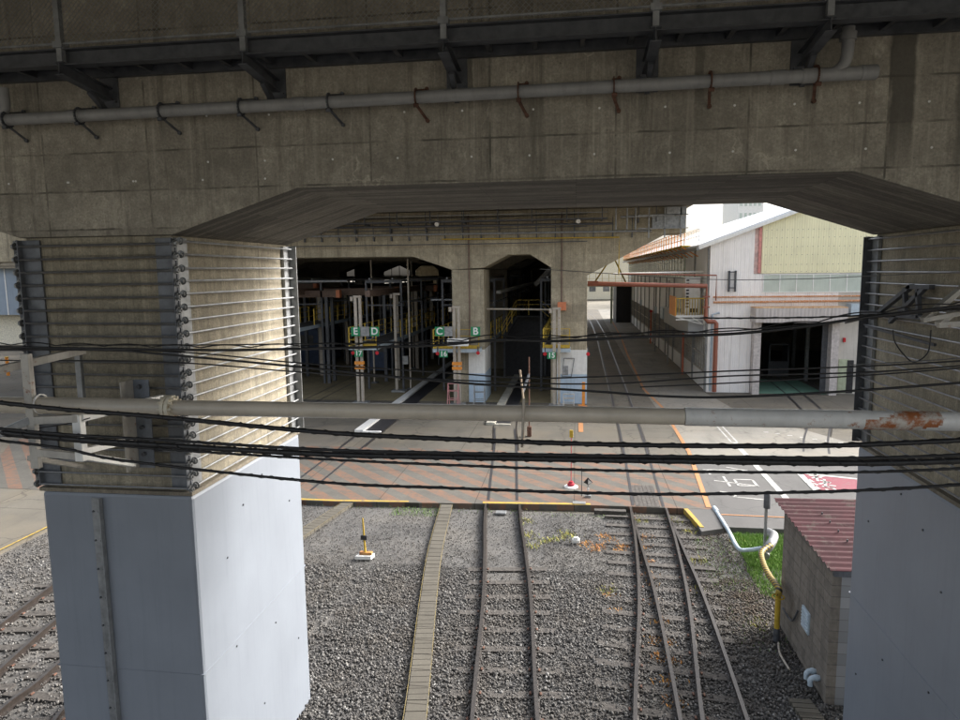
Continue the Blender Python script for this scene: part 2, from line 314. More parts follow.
def text_mesh(txt,size,name,mat,parent,origin,thick=.004,facing='y'):
    cu=bpy.data.curves.new('lettering','FONT'); cu.body=txt; cu.size=size; cu.align_x='CENTER'; cu.align_y='CENTER'; cu.extrude=thick; cu.offset=size*.022
    to=bpy.data.objects.new('lettering',cu); COL.objects.link(to); bpy.context.view_layer.update()
    me=bpy.data.meshes.new_from_object(to.evaluated_get(bpy.context.evaluated_depsgraph_get())); bpy.data.objects.remove(to)
    me.transform(Matrix.Rotation(math.pi/2,4,'X')); L=LOC.get(parent.name,Vector()); me.transform(Matrix.Translation(Vector(origin)-L))
    me.materials.clear(); me.materials.append(mat); o=bpy.data.objects.new(name,me); COL.objects.link(o); o.parent=parent; return o
def grid_mesh(name,x0,x1,y0,y1,z,mat): return MB().poly([(x0,y0,z),(x1,y0,z),(x1,y1,z),(x0,y1,z)]).build(name,mat)
# ------------------------------------------------------------------ ground
struct(grid_mesh('ground',-900,900,-300,1500,-.21,BASE))
struct(MB().poly([(-16,-20,-.155),(12,-20,-.155),(12,20.4,-.155),(-16,20.4,-.155)]).build('gravel_bed',DRT))
GH=-.10
ap=MB()   # yard concrete with a real step down to the gravel
ap.prism([(-80,27.0),(-15.2,27.0),(-15.2,8.0),(-16.4,-20),(-80,-20)],-.19,-.002,'z').prism([(-80,27.0),(80,27.0),(80,130),(-80,130)],-.19,.0,'z')
struct(ap.build('yard_pavement',APR))
struct(MB().prism([(-20.6,20.4),(-7.5,20.25),(.55,20.75),(4.15,20.75),(4.55,27.0),(-25,27.0)],-.19,.004,'z').build('striped_crossing',XS))
struct(MB().prism([(4.15,19.3),(30,19.3),(30,27.0),(4.55,27.0),(4.15,20.75)],-.19,.004,'z').build('access_road',RDM))
MBr=MB(); MBr.poly([(4.55,27,.008),(12.5,27,.008),(8.2,36,.008),(7.6,41,.008),(7.6,130,.008),(4.1,130,.008),(4.1,41,.008)]).build('asphalt_lane',LNM); struct(bpy.data.objects['asphalt_lane'])
struct(MB().poly([(-32,37.3,.008),(.4,37.3,.008),(.4,110,.008),(-32,110,.008)]).build('shed_floor',SHD))
def strip(pts,w,z):
    mb=MB(); P=[Vector((p[0],p[1],z)) for p in pts]
    for a,b in zip(P,P[1:]):
        d=(b-a).normalized(); s=Vector((-d.y,d.x,0))*w/2; mb.poly([a-s,b-s,b+s,a+s])
    return mb
ln=MB()
def addline(mb,pts,w,z): 
    q=strip(pts,w,z); o=len(mb.v); mb.v+=q.v; mb.f+=[tuple(i+o for i in f) for f in q.f]; mb.m+=[0]*len(q.f)
addline(ln,[(-14,20.42),(-7.5,20.34),(-5.2,20.49)],.12,.012); addline(ln,[(-2.85,20.63),(.5,20.83)],.14,.012); addline(ln,[(-15.15,8),(-15.15,20.3)],.06,.012)
struct(ln.build('yellow_edge_line',YP))
ln=MB(); addline(ln,[(4.05,20.9),(4.5,27.4),(4.55,36.7),(4.15,42),(4.45,60),(4.9,75),(5.2,100)],.15,.016); addline(ln,[(.28,30.5),(.28,37)],.22,.016); addline(ln,[(4.3,20.3),(7.5,20.2)],.06,.016)
struct(ln.build('orange_lane_line',OP))
ln=MB(); addline(ln,[(6.62,21.7),(6.62,29.2)],.2,.012); addline(ln,[(6.50,29.2),(6.5,33.5)],.07,.012); addline(ln,[(6.74,29.2),(6.74,33.5)],.07,.012)
for a,b in (((4.6,25.0),(6.1,25.0)),((4.75,25.0),(4.75,24.4)),((5.5,25.4),(6.15,25.0)),((5.35,24.85),(6.2,24.8)),((4.75,23.7),(6.1,23.2)),((5.15,24.2),(5.15,23.1)),((5.45,23.9),(6.05,23.9)),((5.45,23.9),(5.45,23.2)),((6.05,23.9),(6.05,23.2)),((5.45,23.2),(6.05,23.2)),((5.1,22.4),(5.1,21.9)),((5.0,22.0),(5.9,21.8)),((4.7,22.5),(5.3,22.3))):
    addline(ln,[a,b],.08,.012)
addline(ln,[(5.4,47),(6.3,47)],.15,.012); addline(ln,[(5.0,60),(6.6,60)],.2,.012); addline(ln,[(5.0,39.5),(6.6,39.5)],.1,.012)
for i in range(9): addline(ln,[(8.3+i*.42,31.2-i*.28),(8.5+i*.42,31.2-i*.28)],.1,.012)
struct(ln.build('white_road_marking',WP))
# red no-entry patch with white border and white characters
q=[at(*p,Z=.012) for p in ((797,472),(905,486),(905,489),(820,494))]
rp=[at(px,py,Z=.012) for px,py in ((799,473),(905,484),(905,489),(818,492))]
struct(MB().poly([(p.x,p.y,.012) for p in rp]).build('red_road_marking',RP))
ln=MB(); addline(ln,[tuple(rp[0])[:2],tuple(rp[3])[:2],tuple(rp[2])[:2],],.2,.018); addline(ln,[tuple(rp[0])[:2],tuple(rp[1])[:2]],.16,.018)
def pxl(a,b,w=.09): addline(ln,[tuple(at(*a,Z=.018))[:2],tuple(at(*b,Z=.018))[:2]],w,.018)
for a,b in (((809,475),(822,478)),((812,478),(824,476)),((815,474),(818,481)),((808,479),(814,482)),((813,483),(818,485)),((820,480),(831,483)),((819,484),(830,482)),((824,479),(826,487)),((822,486),(834,488)),((815,486),(820,489)),((829,485),(836,486)),((831,487),(838,491)),((826,489),(831,492))): pxl(a,b)
struct(ln.build('white_painted_characters',WP))
# ------------------------------------------------------------------ ballast stones
def icosa():
    t=(1+5**.5)/2; v=np.array([(-1,t,0),(1,t,0),(-1,-t,0),(1,-t,0),(0,-1,t),(0,1,t),(0,-1,-t),(0,1,-t),(t,0,-1),(t,0,1),(-t,0,-1),(-t,0,1)],float); v/=np.linalg.norm(v[0])
    f=np.array([(0,11,5),(0,5,1),(0,1,7),(0,7,10),(0,10,11),(1,5,9),(5,11,4),(11,10,2),(10,7,6),(7,1,8),(3,9,4),(3,4,2),(3,2,6),(3,6,8),(3,8,9),(4,9,5),(2,4,11),(6,2,10),(8,6,7),(9,8,1)])
    return v,f
def stones(name,P,size,mat,label):
    v0,f0=icosa(); n=len(P); s=size[:,None,None]*(.6+.8*rng.random((n,1,3))); V=v0[None]*(1+.35*(rng.random((n,12,1))-.5))*s
    a=rng.random(n)*6.28; b=rng.random(n)*6.28; ca,sa=np.cos(a)[:,None],np.sin(a)[:,None]; cb,sb=np.cos(b)[:,None],np.sin(b)[:,None]
    x,y,z=V[...,0],V[...,1],V[...,2]; y,z=cb*y-sb*z,sb*y+cb*z; x,y=ca*x-sa*y,sa*x+ca*y
    V=np.stack([x,y,z],-1)+P[:,None,:]; F=(f0[None]+12*np.arange(n)[:,None,None]).reshape(-1,3)
    me=bpy.data.meshes.new(name); me.vertices.add(n*12); me.vertices.foreach_set('co',V.astype(np.float32).ravel()); me.loops.add(len(F)*3); me.loops.foreach_set('vertex_index',F.astype(np.int32).ravel())
    me.polygons.add(len(F)); me.polygons.foreach_set('loop_start',np.arange(0,len(F)*3,3,dtype=np.int32)); me.update(calc_edges=True); me.materials.append(mat)
    o=bpy.data.objects.new(name,me); COL.objects.link(o); return stuff(o,label,'gravel')
def scatter(n,x0,x1,y0,y1): return np.stack([x0+(x1-x0)*rng.random(n),y0+(y1-y0)*rng.random(n)],1)
pt=np.concatenate([scatter(54000,-4.9,4.6,8.8,16.2),scatter(9000,-8.2,-4.9,10.2,16),scatter(9000,-8.5,4.6,15.8,20.3),scatter(7000,-.8,4.3,14.8,20.5),scatter(16000,-15.1,-6.4,7.8,16.5),scatter(5000,-15.1,-8,16,20.3)])
sm=np.clip((pt[:,0]+.6)/1.6,0,1)
nz=np.sin(pt[:,0]*1.7+.6*np.sin(pt[:,1]*1.3))*np.sin(pt[:,1]*.9+.5)
keep=rng.random(len(pt))<np.clip(1.25-.25*np.maximum(0,pt[:,1]-15.3)+.35*nz*(pt[:,1]>14.5)+.7*sm*(pt[:,1]>14.5),.05,1)
keep&=~((pt[:,1]>15.4)&(np.abs(pt[:,0]+2.0+(pt[:,1]-18)*.11)<.5)&(rng.random(len(pt))<.93))
pt=pt[keep]; sz=.010+.019*rng.random(len(pt))**1.3; sz*=np.where(pt[:,1]>15.8,.72,1)
fine=np.concatenate([scatter(17000,-8.6,4.2,14.6,20.45),scatter(5000,-15.1,-8.6,14,20.3)]); pt=np.concatenate([pt,fine]); sz=np.concatenate([sz,.006+.009*rng.random(len(fine))])
P3=np.column_stack([pt,np.full(len(pt),-.150)+.045*rng.random(len(pt))])
stones('ballast',P3,sz,ST,'loose grey crushed stone ballast covering the ground between the tracks')
# ------------------------------------------------------------------ tracks
def interp(P,n=14): return spline([(x,y,0) for x,y in P],n)
def offs(path,d):
    out=[]
    for i,p in enumerate(path):
        t=(path[min(i+1,len(path)-1)]-path[max(i-1,0)]).normalized(); out.append(p+Vector((t.y,-t.x,0))*d)
    return out
PROF=[(-.065,-.14),(.065,-.14),(.065,-.128),(.012,-.11),(.012,-.04),(.033,-.03),(.033,0),(-.033,0),(-.033,-.03),(-.012,-.04),(-.012,-.11),(-.065,-.128)]
def rail_mb(path,zt=.002):
    mb=MB(); n=len(PROF)
    for i,p in enumerate(path):
        t=(path[min(i+1,len(path)-1)]-path[max(i-1,0)]).normalized(); s=Vector((t.y,-t.x,0))
        for a,b in PROF: mb.v.append(tuple(p+s*a+Vector((0,0,b+zt))))
    for i in range(len(path)-1):
        for j in range(n):
            k=(j+1)%n; mb.f.append((i*n+j,i*n+k,(i+1)*n+k,(i+1)*n+j)); mb.m.append(1 if j==6 else 0)
    mb.f.append(tuple(range(n))); mb.m.append(0); mb.f.append(tuple((len(path)-1)*n+j for j in range(n))); mb.m.append(0); return mb
def track(P,label,sleep=None,group='railway tracks',zt=.003,groove=None,G=.53,sl=1.95):
    path=interp(P); mid=path[len(path)//2]; T=thing('railway_track',(P[0][0],P[0][1],0),label,'railway track',group)
    for s in (-G,G): rail_mb(offs(path,s),zt).build('rail',[RS,RT],T)
    if groove:
        for s in (-G+.075,G-.075):
            mb=MB(); o=[p for p in offs(path,s) if groove[0]<p.y<groove[1]]; addline(mb,[(p.x,p.y) for p in o],.085,.0125); mb.build('flangeway_groove',DARK,T)
    if sleep:
        y=sleep[0]; first=None
        while y<sleep[1]:
            k=min(range(len(path)-1),key=lambda i:abs(path[i].y-y)); p=path[k]; p=p+(path[k+1]-p)*((y-p.y)/max(1e-3,path[k+1].y-p.y)); t=(path[k+1]-path[k]).normalized(); s=Vector((t.y,-t.x,0))
            c=Vector((p.x,p.y,-.157+random.uniform(-.008,.004))); j=random.uniform(-.06,.06)
            mb=MB(); mb.beam(c-s*(sl/2+j),c+s*(sl/2-j),.2,.1)
            for q in (-G,G):
                for e in (-.09,.09): mb.box(c.x+s.x*q+e-.02,c.x+s.x*q+e+.02,c.y+s.y*q-.04,c.y+s.y*q+.04,-.105,-.08,1)
            mb.build('sleeper',[SL,RW],T,bevel=.008); y+=sleep[2]
    return T
track([(-.7,7.2),(-1.09,10.2),(-1.46,14.3),(-1.78,17),(-2.21,20.5),(-2.87,27.9),(-3.26,31.6),(-3.41,36.6),(-3.45,50),(-3.45,95)],'centre track running straight ahead from the ballast into the arched shed bay',(8.2,16.4,.72),groove=(20.6,31))
track([(1.33,7.2),(1.53,10.5),(1.96,14.6),(2.17,18),(2.24,20.5),(2.40,27),(2.54,36.5),(2.7,60),(2.8,80),(2.3,110),(.5,128)],'long right hand track running past the shed columns and down the lane',(8.2,20.3,.66),groove=(20.6,100),sl=2.6)
track([(2.1,7.2),(2.25,10.6),(2.34,14.7),(2.30,17.5),(2.26,19.6)],'short branch of the right hand track splitting off beside the block hut',None)
track([(-9.21,19.9),(-9.21,40),(-9.21,95)],'track entering the dark shed beneath the sign reading 16',None,groove=(20.5,96))
track([(-8.0,17.5),(-8.9,20),(-9.3,23)],'stub of track crossing the yellow edge line beside the left pier',None) if False else None
track([(-15.0,27.2),(-15.0,95)],'faint track entering the shed left of the sign reading 17',None,groove=(27,96))
track([(-8.3,7.6),(-9.0,9.4),(-9.05,10.6),(-9.6,14.0),(-10.5,18),(-11.2,20.3)],'track low on the left just behind the near pier',(8.0,20,.68))
track([(-10.6,8.2),(-11.25,11.3),(-11.55,13.1),(-12.2,17),(-13,20.3)],'leftmost track crossing the ballast at the picture edge',(8.0,20,.68))
track([(9.4,27.8),(10.1,30),(11.2,33),(11.95,36.2),(12.6,42),(12.98,48.6),(13.1,60)],'curved track leaving the open warehouse doorway across the yard',None,groove=(27,60))
# planked infill between rails of the long track at the crossing front
mb=MB()
for i in range(6): mb.box(1.87+i*.125,1.985+i*.125,20.8,22.9,-.1,.012)
tag(mb.build('crossing_plank',SL),'grey timber crossing planks between the rails at the front of the striped crossing','crossing planks')
for k,(P,lab) in enumerate((([(-2.35,8),(-2.55,10.04),(-3.2,14.1),(-3.62,17),(-3.97,20.45)],'curving ribbed concrete cable trough left of the centre track'),([(-8.6,12.5),(-7.9,15.8),(-7.12,20.4)],'short length of cable trough beside the left pier and lever stand'))):
    pa=interp(P,12); mb=MB()
    for a,b in zip(pa,pa[1:]):
        n=max(1,int((b-a).length/.16))
        for i in range(n): p=a.lerp(b,i/n); q=a.lerp(b,(i+.93)/n); mb.beam(p+Vector((0,0,-.075)),q+Vector((0,0,-.075)),.34,.1)
    T=thing('cable_trough',(P[0][0],P[0][1],-.12),lab,'cable trough'); mb.build('lid',TR,T)
    for e in (-.19,.19):
        mb=MB(); addline(mb,[(p.x,p.y) for p in offs(pa,e)],.012,-.02); mb.build('yellow_edge',YPF,T)
mb=MB()
for i in range(8): mb.box(3.62+i*.015,3.98+i*.015,11.32-i*.13,11.43-i*.13,-.1,-.035)
tag(mb.build('ribbed_slab',TR),'short grey ribbed slab lying on stones before the block hut','slab')
# ------------------------------------------------------------------ near viaduct
V=thing('railway_viaduct',(0,9,0),'massive stained concrete viaduct beam spanning across the top above both near piers','viaduct')
yb0,yb1=7.4,10.6
prof=[(-90,8.14),(-9.3,8.14),(-8.0,8.14),(-6.52,7.66),(-4.57,7.66),(-3.05,8.14),(2.72,8.14),(4.19,7.66),(6.15,7.66),(7.7,8.14),(90,8.14),(90,10.55),(-90,10.55)]
mb=MB().prism(prof,yb0,yb1,'y')
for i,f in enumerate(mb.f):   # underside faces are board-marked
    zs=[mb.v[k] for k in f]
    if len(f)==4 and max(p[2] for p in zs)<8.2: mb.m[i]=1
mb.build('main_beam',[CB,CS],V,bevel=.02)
MB().box(-90,90,-4,11.0,10.56,11.1).build('deck_slab',CS,V)  # unseen above the view; forward overhang sized to shade beam and piers
mb=MB()
for px in range(5,960,66):
    for py in (112,158,176): 
        if py==176 and not 30<px<300 : continue
        p=at(px+random.uniform(-5,5),py+8-.02*px+ (18 if py==158 and px<200 else 0),Y=yb0-.004); MB().tube([(p.x,yb0+.01,p.z),(p.x,yb0-.006,p.z)],.012,8).build('form_tie_plug',WHT,V)
mb=MB(); p=at(908,40,Y=yb0); mb.box(2.98,3.2,yb0-.02,yb0+.005,8.33,9.3)
# brackets and service walkway
W=thing('service_walkway',(0,7,9.3),'dark steel service walkway bolted high along the viaduct beam with chain link fence','walkway')
MB().box(-9,6.5,6.74,6.78,9.34,9.50).box(-9,6.5,6.66,6.74,9.34,9.352).box(-9,6.5,6.66,6.74,9.49,9.502).build('fascia_channel',GS,W)
MB().box(-9,6.5,6.78,7.39,9.50,9.53).build('deck_plate',GS,W)
mb=MB(); mb.box(-9,6.5,7.33,7.39,9.40,9.498)
for i in range(33): x=-8.9+i*.47; mb.box(x,x+.05,6.785,7.33,9.43,9.498)
mb.build('joist',GS,W)
bxs=[-7.2,-5.2,-3.23,-1.24,.7,2.18,4.15,6.1]
for x in bxs:
    mb=MB(); mb.beam((x,6.62,9.36),(x,7.39,9.28),.10,.012).beam((x,6.62,9.24),(x,7.39,9.16),.10,.012).beam((x,6.62,9.30),(x,7.39,9.22),.012,.12).beam((x,7.05,9.18),(x,7.38,8.98),.05,.06)
    mb.box(x-.11,x+.11,7.375,7.398,8.98,9.42)
    for sx in (-.08,.08):
        for z in (9.03,9.14): mb.tube([(x+sx,7.375,z),(x+sx,7.345,z)],.014,6)
    mb.build('bracket',GS,W,bevel=.003)
    MB().box(x-.028,x+.028,6.64,6.70,9.36,10.5).box(x-.05,x+.05,6.62,6.74,9.5,9.56).build('fence_post',LS,W)
mb=MB(); zt,zb=10.5,9.52; H_=zt-zb
for i in range(int(17/.055)):
    x=-9.4+i*.055
    for s in (-1,1):
        a=(x,6.655,zb if s>0 else zt); b_=(x+H_,6.655,zt if s>0 else zb)
        if b_[0]<7.2: mb.beam(a,b_,.0035,.0035)
mb.build('chain_link_mesh',LS,W)
MB().tube([(-9,6.66,9.545),(6.5,6.66,9.545)],.012,6).tube([(-9,6.66,10.48),(6.5,6.66,10.48)],.02,6).build('fence_rail',LS,W)
# drain pipe on the beam
D=thing('drain_pipe',(0,7.18,9),'long grey drain pipe clamped along the viaduct beam with upturned elbow at right end','pipe')
yp=7.17; pl=at(-30,122,Y=yp); pr=at(877,72,Y=yp)
MB().tube([pl,pr],.062,20).build('pipe_run',PV,D,smooth=True)
mb=MB()
for t in (.985,.40,.13,.93,.90): p=pl.lerp(pr,t); q=pl.lerp(pr,t+.014); MB().tube([p,q],.069,20).build('coupling',PV,D,smooth=True)
e0=pl.lerp(pr,.955); arc=[e0+Vector((0,0,.0)),e0+Vector((.08,0,.03)),e0+Vector((.14,0,.10)),e0+Vector((.16,0,.2)),e0+Vector((.16,0,.42))]
MB().tube(spline(arc,6),.055,16).tube([arc[3]+Vector((0,0,.1)),arc[3]+Vector((0,0,.17))],.075,16).build('elbow',PV,D,smooth=True)
e1=at(6,116,Y=yp); MB().tube(spline([e1+Vector((-.15,0,.02)),e1+Vector((-.04,0,.05)),e1+Vector((0,0,.12)),e1+Vector((0,0,.30))],6),.055,16).build('elbow',PV,D,smooth=True)
for x in (-6.32,-5.43,-4.45,-3.54,-2.56,-1.63,-.58,.36,1.28,2.25):
    p=pl.lerp(pr,(x-pl.x)/(pr.x-pl.x)); mb=MB()
    ring=[p+Vector((0,math.cos(a)*.072,math.sin(a)*.072)) for a in [i*math.pi/8 for i in range(17)]]
    for a,b_ in zip(ring,ring[1:]): mb.beam(a,b_,.012,.045,up=(b_-a).normalized().cross(Vector((1,0,0))))
    o=Vector((random.uniform(-.03,.03),0,0)); mb.beam(p+Vector((0,.03,-.08)),p+Vector((.05,.22,-.19))+o,.03,.012).beam(p+Vector((0,.03,.08)),p+Vector((.05,.22,.13))+o,.03,.012)
    mb.tube([p+Vector((.05,.215,-.19))+o,p+Vector((.05,.19,-.19))+o],.022,8).tube([p+Vector((.05,.215,.13))+o,p+Vector((.05,.19,.13))+o],.022,8).tube([p+Vector((-.02,-.05,-.09)),p+Vector((.03,-.05,-.09))],.02,6)
    mb.build('pipe_clamp',RW if x>-1.7 else GS,D)
# ------------------------------------------------------------------ piers
CPL=plain('corner_plate_steel',(.13,.14,.155),.5,.3,.3,6)
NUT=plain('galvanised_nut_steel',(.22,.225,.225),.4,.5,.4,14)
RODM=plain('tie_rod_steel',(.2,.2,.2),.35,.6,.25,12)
def pier(x0,x1,label,faces):
    T=thing('viaduct_pier',((x0+x1)/2,9,0),label,'bridge pier','near viaduct piers')
    MB().box(x0+.04,x1-.04,yb0+.03,yb1-.03,4.5,7.66).build('concrete_shaft',CP,T,bevel=.015)
    mb=MB().box(x0-.02,x1+.02,yb0-.02,yb1+.02,-.2,4.58)
    mb.build('steel_jacket',JK,T,bevel=.045)
    MB().box(x0-.035,x1+.035,yb0-.035,yb1+.035,4.585,4.63).build('jacket_top_seal',CD,T)
    cx=x0+(x1-x0)*.37
    for z in (2.28,): MB().box(x0-.026,x1+.026,yb0-.026,yb1+.026,z,z+.012).build('weld_seam',JK,T)
    mb=MB().box(cx-.07,cx+.07,yb0-.035,yb0-.0215,-.1,4.52).box(cx+.065,cx+.08,yb0-.10,yb0-.035,-.1,4.52)
    mb.build('seam_cover',LS,T)
    mb=MB()
    for i in range(12): mb.tube([(cx-.05+.0,yb0-.036,4.35-i*.37),(cx-.05,yb0-.05,4.35-i*.37)],.013,8).tube([(cx+.03,yb0-.036,4.35-i*.37),(cx+.03,yb0-.05,4.35-i*.37)],.013,8)
    mb.build('bolt_head',GS,T)
    mb=MB()
    for xx,s in ((x1+.02,1),(x0-.02,-1)):
        for y,z in ((8.1,3.5),(8.6,4.05),(9.2,4.3),(9.4,1.9),(8.2,2.2),(10.1,3.6),(8.9,.9),(10.2,1.2)): mb.tube([(xx-.01*s,y,z),(xx+.012*s,y,z)],.014,8)
    mb.build('plug',GS,T)
    # corner angles with projecting ears
    for xx,sx in ((x0,-1),(x1,1)):
        for yy,sy in ((yb0,-1),(yb1,1)):
            MB().box(*sorted((xx-.24*sx,xx+.012*sx)),*sorted((yy-.025*sy,yy+.0*sy)),4.66,7.63).box(*sorted((xx-.012*sx,xx+.002*sx)),*sorted((yy+.001*sy,yy+.07*sy)),4.66,7.63).build('front_corner_plate',CPL,T,bevel=.003)
            MB().box(*sorted((xx-.035*sx,xx+.012*sx)),*sorted((yy-.24*sy,yy-.027*sy)),4.66,7.63).build('side_corner_plate',LS,T,bevel=.003)
            if sx<0 or sy>0: MB().box(*sorted((xx+.0135*sx,xx+.13*sx)),*sorted((yy-.045*sy,yy-.03*sy)),4.66,7.63).build('bolting_flange',LS if sx>0 else GS,T)
    n=20; dz=.1515
    for fc in faces:
        for i in range(n):
            z=7.56-i*dz+(0 if fc in 'fb' else .03)
            if fc in 'fb':
                yy=yb0-.055 if fc=='f' else yb1+.055; a=Vector((x0-.03,yy,z)); b_=Vector((x1+.03,yy,z))
            else:
                xx=x1+.065 if fc=='r' else x0-.065; a=Vector((xx,yb0+.02,z)); b_=Vector((xx,yb1-.02,z)); 
            d=(b_-a).normalized()
            jit=Vector((0,0,random.uniform(-.006,.006)))
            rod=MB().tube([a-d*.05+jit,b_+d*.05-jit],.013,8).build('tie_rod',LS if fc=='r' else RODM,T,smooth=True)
            for e,s in ((a,-1),(b_,1)):
                e=e+(jit if s<0 else -jit)
                MB().tube([e,e+d*s*.01],.044,12).tube([e+d*s*.01,e+d*s*.04],.032,6).build('nut',NUT,rod)
    return T
pier(-6.5,-4.55,'left pier wrapped in tie rods above a blue grey steel jacket with white bracket frame','frl')
pier(4.19,6.15,'right pier with grey steel jacket and shaded tie rods beside the block hut','fl')
# white bracket frame on the left pier
MPL=plain('blue_grey_plate_steel',(.17,.19,.22),.5,.3,.2,9)
F=thing('pipe_bracket_frame',(-5.4,6.4,6),'white steel bracket frame fixed to left pier carrying the long foreground pipe','bracket')
def P_(px,py,Y): return at(px,py,Y=Y)
yo=5.95; mb=MB()
A0=P_(26,354,yo); A1=P_(38,468,yo); mb.beam(A0,(A0.x,A0.y,A1.z),.085,.06)
mb.build('outer_post',WS,F,bevel=.004)
MB().beam(P_(-25,380,5.6)+Vector((-.2,0,0)),P_(84,350,6.6),.09,.075).build('top_beam',WS,F,bevel=.004)
q=P_(78,352,7.0); MB().beam(q,(q.x,q.y,P_(82,400,7.0).z-.3),.07,.05).build('inner_post',LS,F,bevel=.004)
MB().beam(P_(36,420,yo),P_(80,418,yo+.05),.08,.075).build('lower_beam',WS,F,bevel=.004)
q=P_(78,414,yo+.05); MB().beam(q,(q.x,q.y,P_(80,462,yo).z),.085,.08).build('drop_post',WHT,F,bevel=.004)
q2=P_(80,418,yo+.05); MB().beam(q2,(q2.x+.12,7.2,q2.z-.02),.08,.075).build('cross_arm',WHT,F,bevel=.004)
MB().beam(P_(80,452,yo+.04),(P_(130,440,7.1)),.07,.06).build('diagonal_arm',WHT,F,bevel=.004)
MB().beam(P_(36,452,yo),P_(80,456,yo+.05),.07,.07).build('lower_beam',WS,F,bevel=.004)
MB().beam(P_(80,456,yo+.05),P_(133,464,7.05),.08,.07).build('lower_arm',WHT,F,bevel=.004)
MB().beam(P_(30,458,yo),P_(90,468,7.0),.06,.05).build('lower_arm',WS,F,bevel=.004)
for px in (132,):
    t=P_(130,381,7.14); bt=P_(136,470,7.14); MB().box(t.x-.05,t.x-.036,7.02,7.26,bt.z,t.z).build('mounting_plate',WS,F,bevel=.003)
    MB().box(t.x-.035,t.x+.16,7.24,7.255,bt.z,t.z).build('mounting_plate',MPL,F,bevel=.003)
    for i in range(6): MB().tube([(t.x+.05,7.24,t.z-.08-i*.16),(t.x+.05,7.20,t.z-.08-i*.16)],.026,6).build('bolt_head',GS,F)
MB().beam(P_(-20,442,5.7),P_(30,420,yo),.07,.07).build('side_arm',LS,F,bevel=.004)
# right pier bracket arms
F=thing('cable_bracket',(4.2,8,6.7),'dark triangular steel bracket on the shaded face of the right pier holding cables','bracket')
xr=4.08; XP=lambda px,py:at(px,py,X=xr)
mb=MB(); a=at(912,286,X=xr-.0); mb.beam(a,at(872,318,X=xr),.06,.05).beam(at(925,288,X=xr),at(890,322,X=xr),.05,.05).beam(at(905,288,X=xr),at(906,316,X=xr),.05,.05).beam(at(918,286,X=xr),at(919,318,X=xr),.05,.05).beam(at(908,287,X=xr),at(932,287,X=xr),.06,.05).beam(at(862,312,X=xr),at(925,318,X=xr),.05,.05).beam(at(866,326,X=xr),at(935,345,X=xr),.03,.03)
mb.build('bracket_arm',GS,F)
F=thing('cable_bracket',(3.9,6.7,6.7),'pale steel triangular bracket at the right picture edge holding cables','bracket')
mb=MB(); a=at(923,320,Y=6.6); mb.beam(a,at(975,278,Y=6.9),.05,.05).beam(at(938,325,Y=6.6),at(985,285,Y=6.9),.05,.05).beam(a,at(990,308,Y=6.6),.045,.04).beam(at(938,325,Y=6.6),at(990,322,Y=6.6),.05,.05); mb.build('bracket_arm',WS,F)
# ------------------------------------------------------------------ foreground pipe
Y=6.0; T=thing('overhead_pipe',(0,6,6),'long beige to white pipe crossing the whole foreground with white flange at left','pipe')
a=at(-40,404,Y=Y); b_=at(168,407.5,Y=Y); c_=at(560,414,Y=Y); d_=at(684,416.5,Y=Y); e_=at(1010,422.5,Y=Y)
MB().tube([a,b_],.083,24).tube([b_,c_,d_],.073,24).build('pipe_run',PB,T,smooth=True)
r1=at(862,420,Y=Y); r2=at(938,421,Y=Y); MB().tube([r1,r2],.0795,24).build('rust_patched_length',plain('heavily_rusted_paint',(.50,.47,.42),.5,0,.15,9,rust=.75,rustcol=(.30,.10,.03),streak=.1),T,smooth=True)
MB().tube([d_+Vector((.004,0,0)),e_],.079,24).build('pipe_run',PW,T,smooth=True)
MB().tube([b_+Vector((-.02,0,0)),b_+Vector((.015,0,0))],.118,24).tube([b_+Vector((.025,0,0)),b_+Vector((.06,0,0))],.118,24).build('flange',FLN,T,smooth=True)
mb=MB()
for i in range(10):
    an=i*.628; o=Vector((0,math.cos(an)*.1,math.sin(an)*.1)); mb.tube([b_+o+Vector((-.05,0,0)),b_+o+Vector((.09,0,0))],.013,6)
mb.build('flange_bolt',FLN,T)
p=at(41,404,Y=Y); ring=[p+Vector((0,math.cos(x)*.095,math.sin(x)*.095)) for x in [i*math.pi/8 for i in range(17)]]; MB().tube(ring,.009,6).build('strap',WHT,T)
MB().tube([at(524,404,Y=5.9)+Vector((0,-.01,.05)),at(522,425,Y=5.9)+Vector((0,0,-.2))],.012,6).build('hanging_wire',BEI,T)
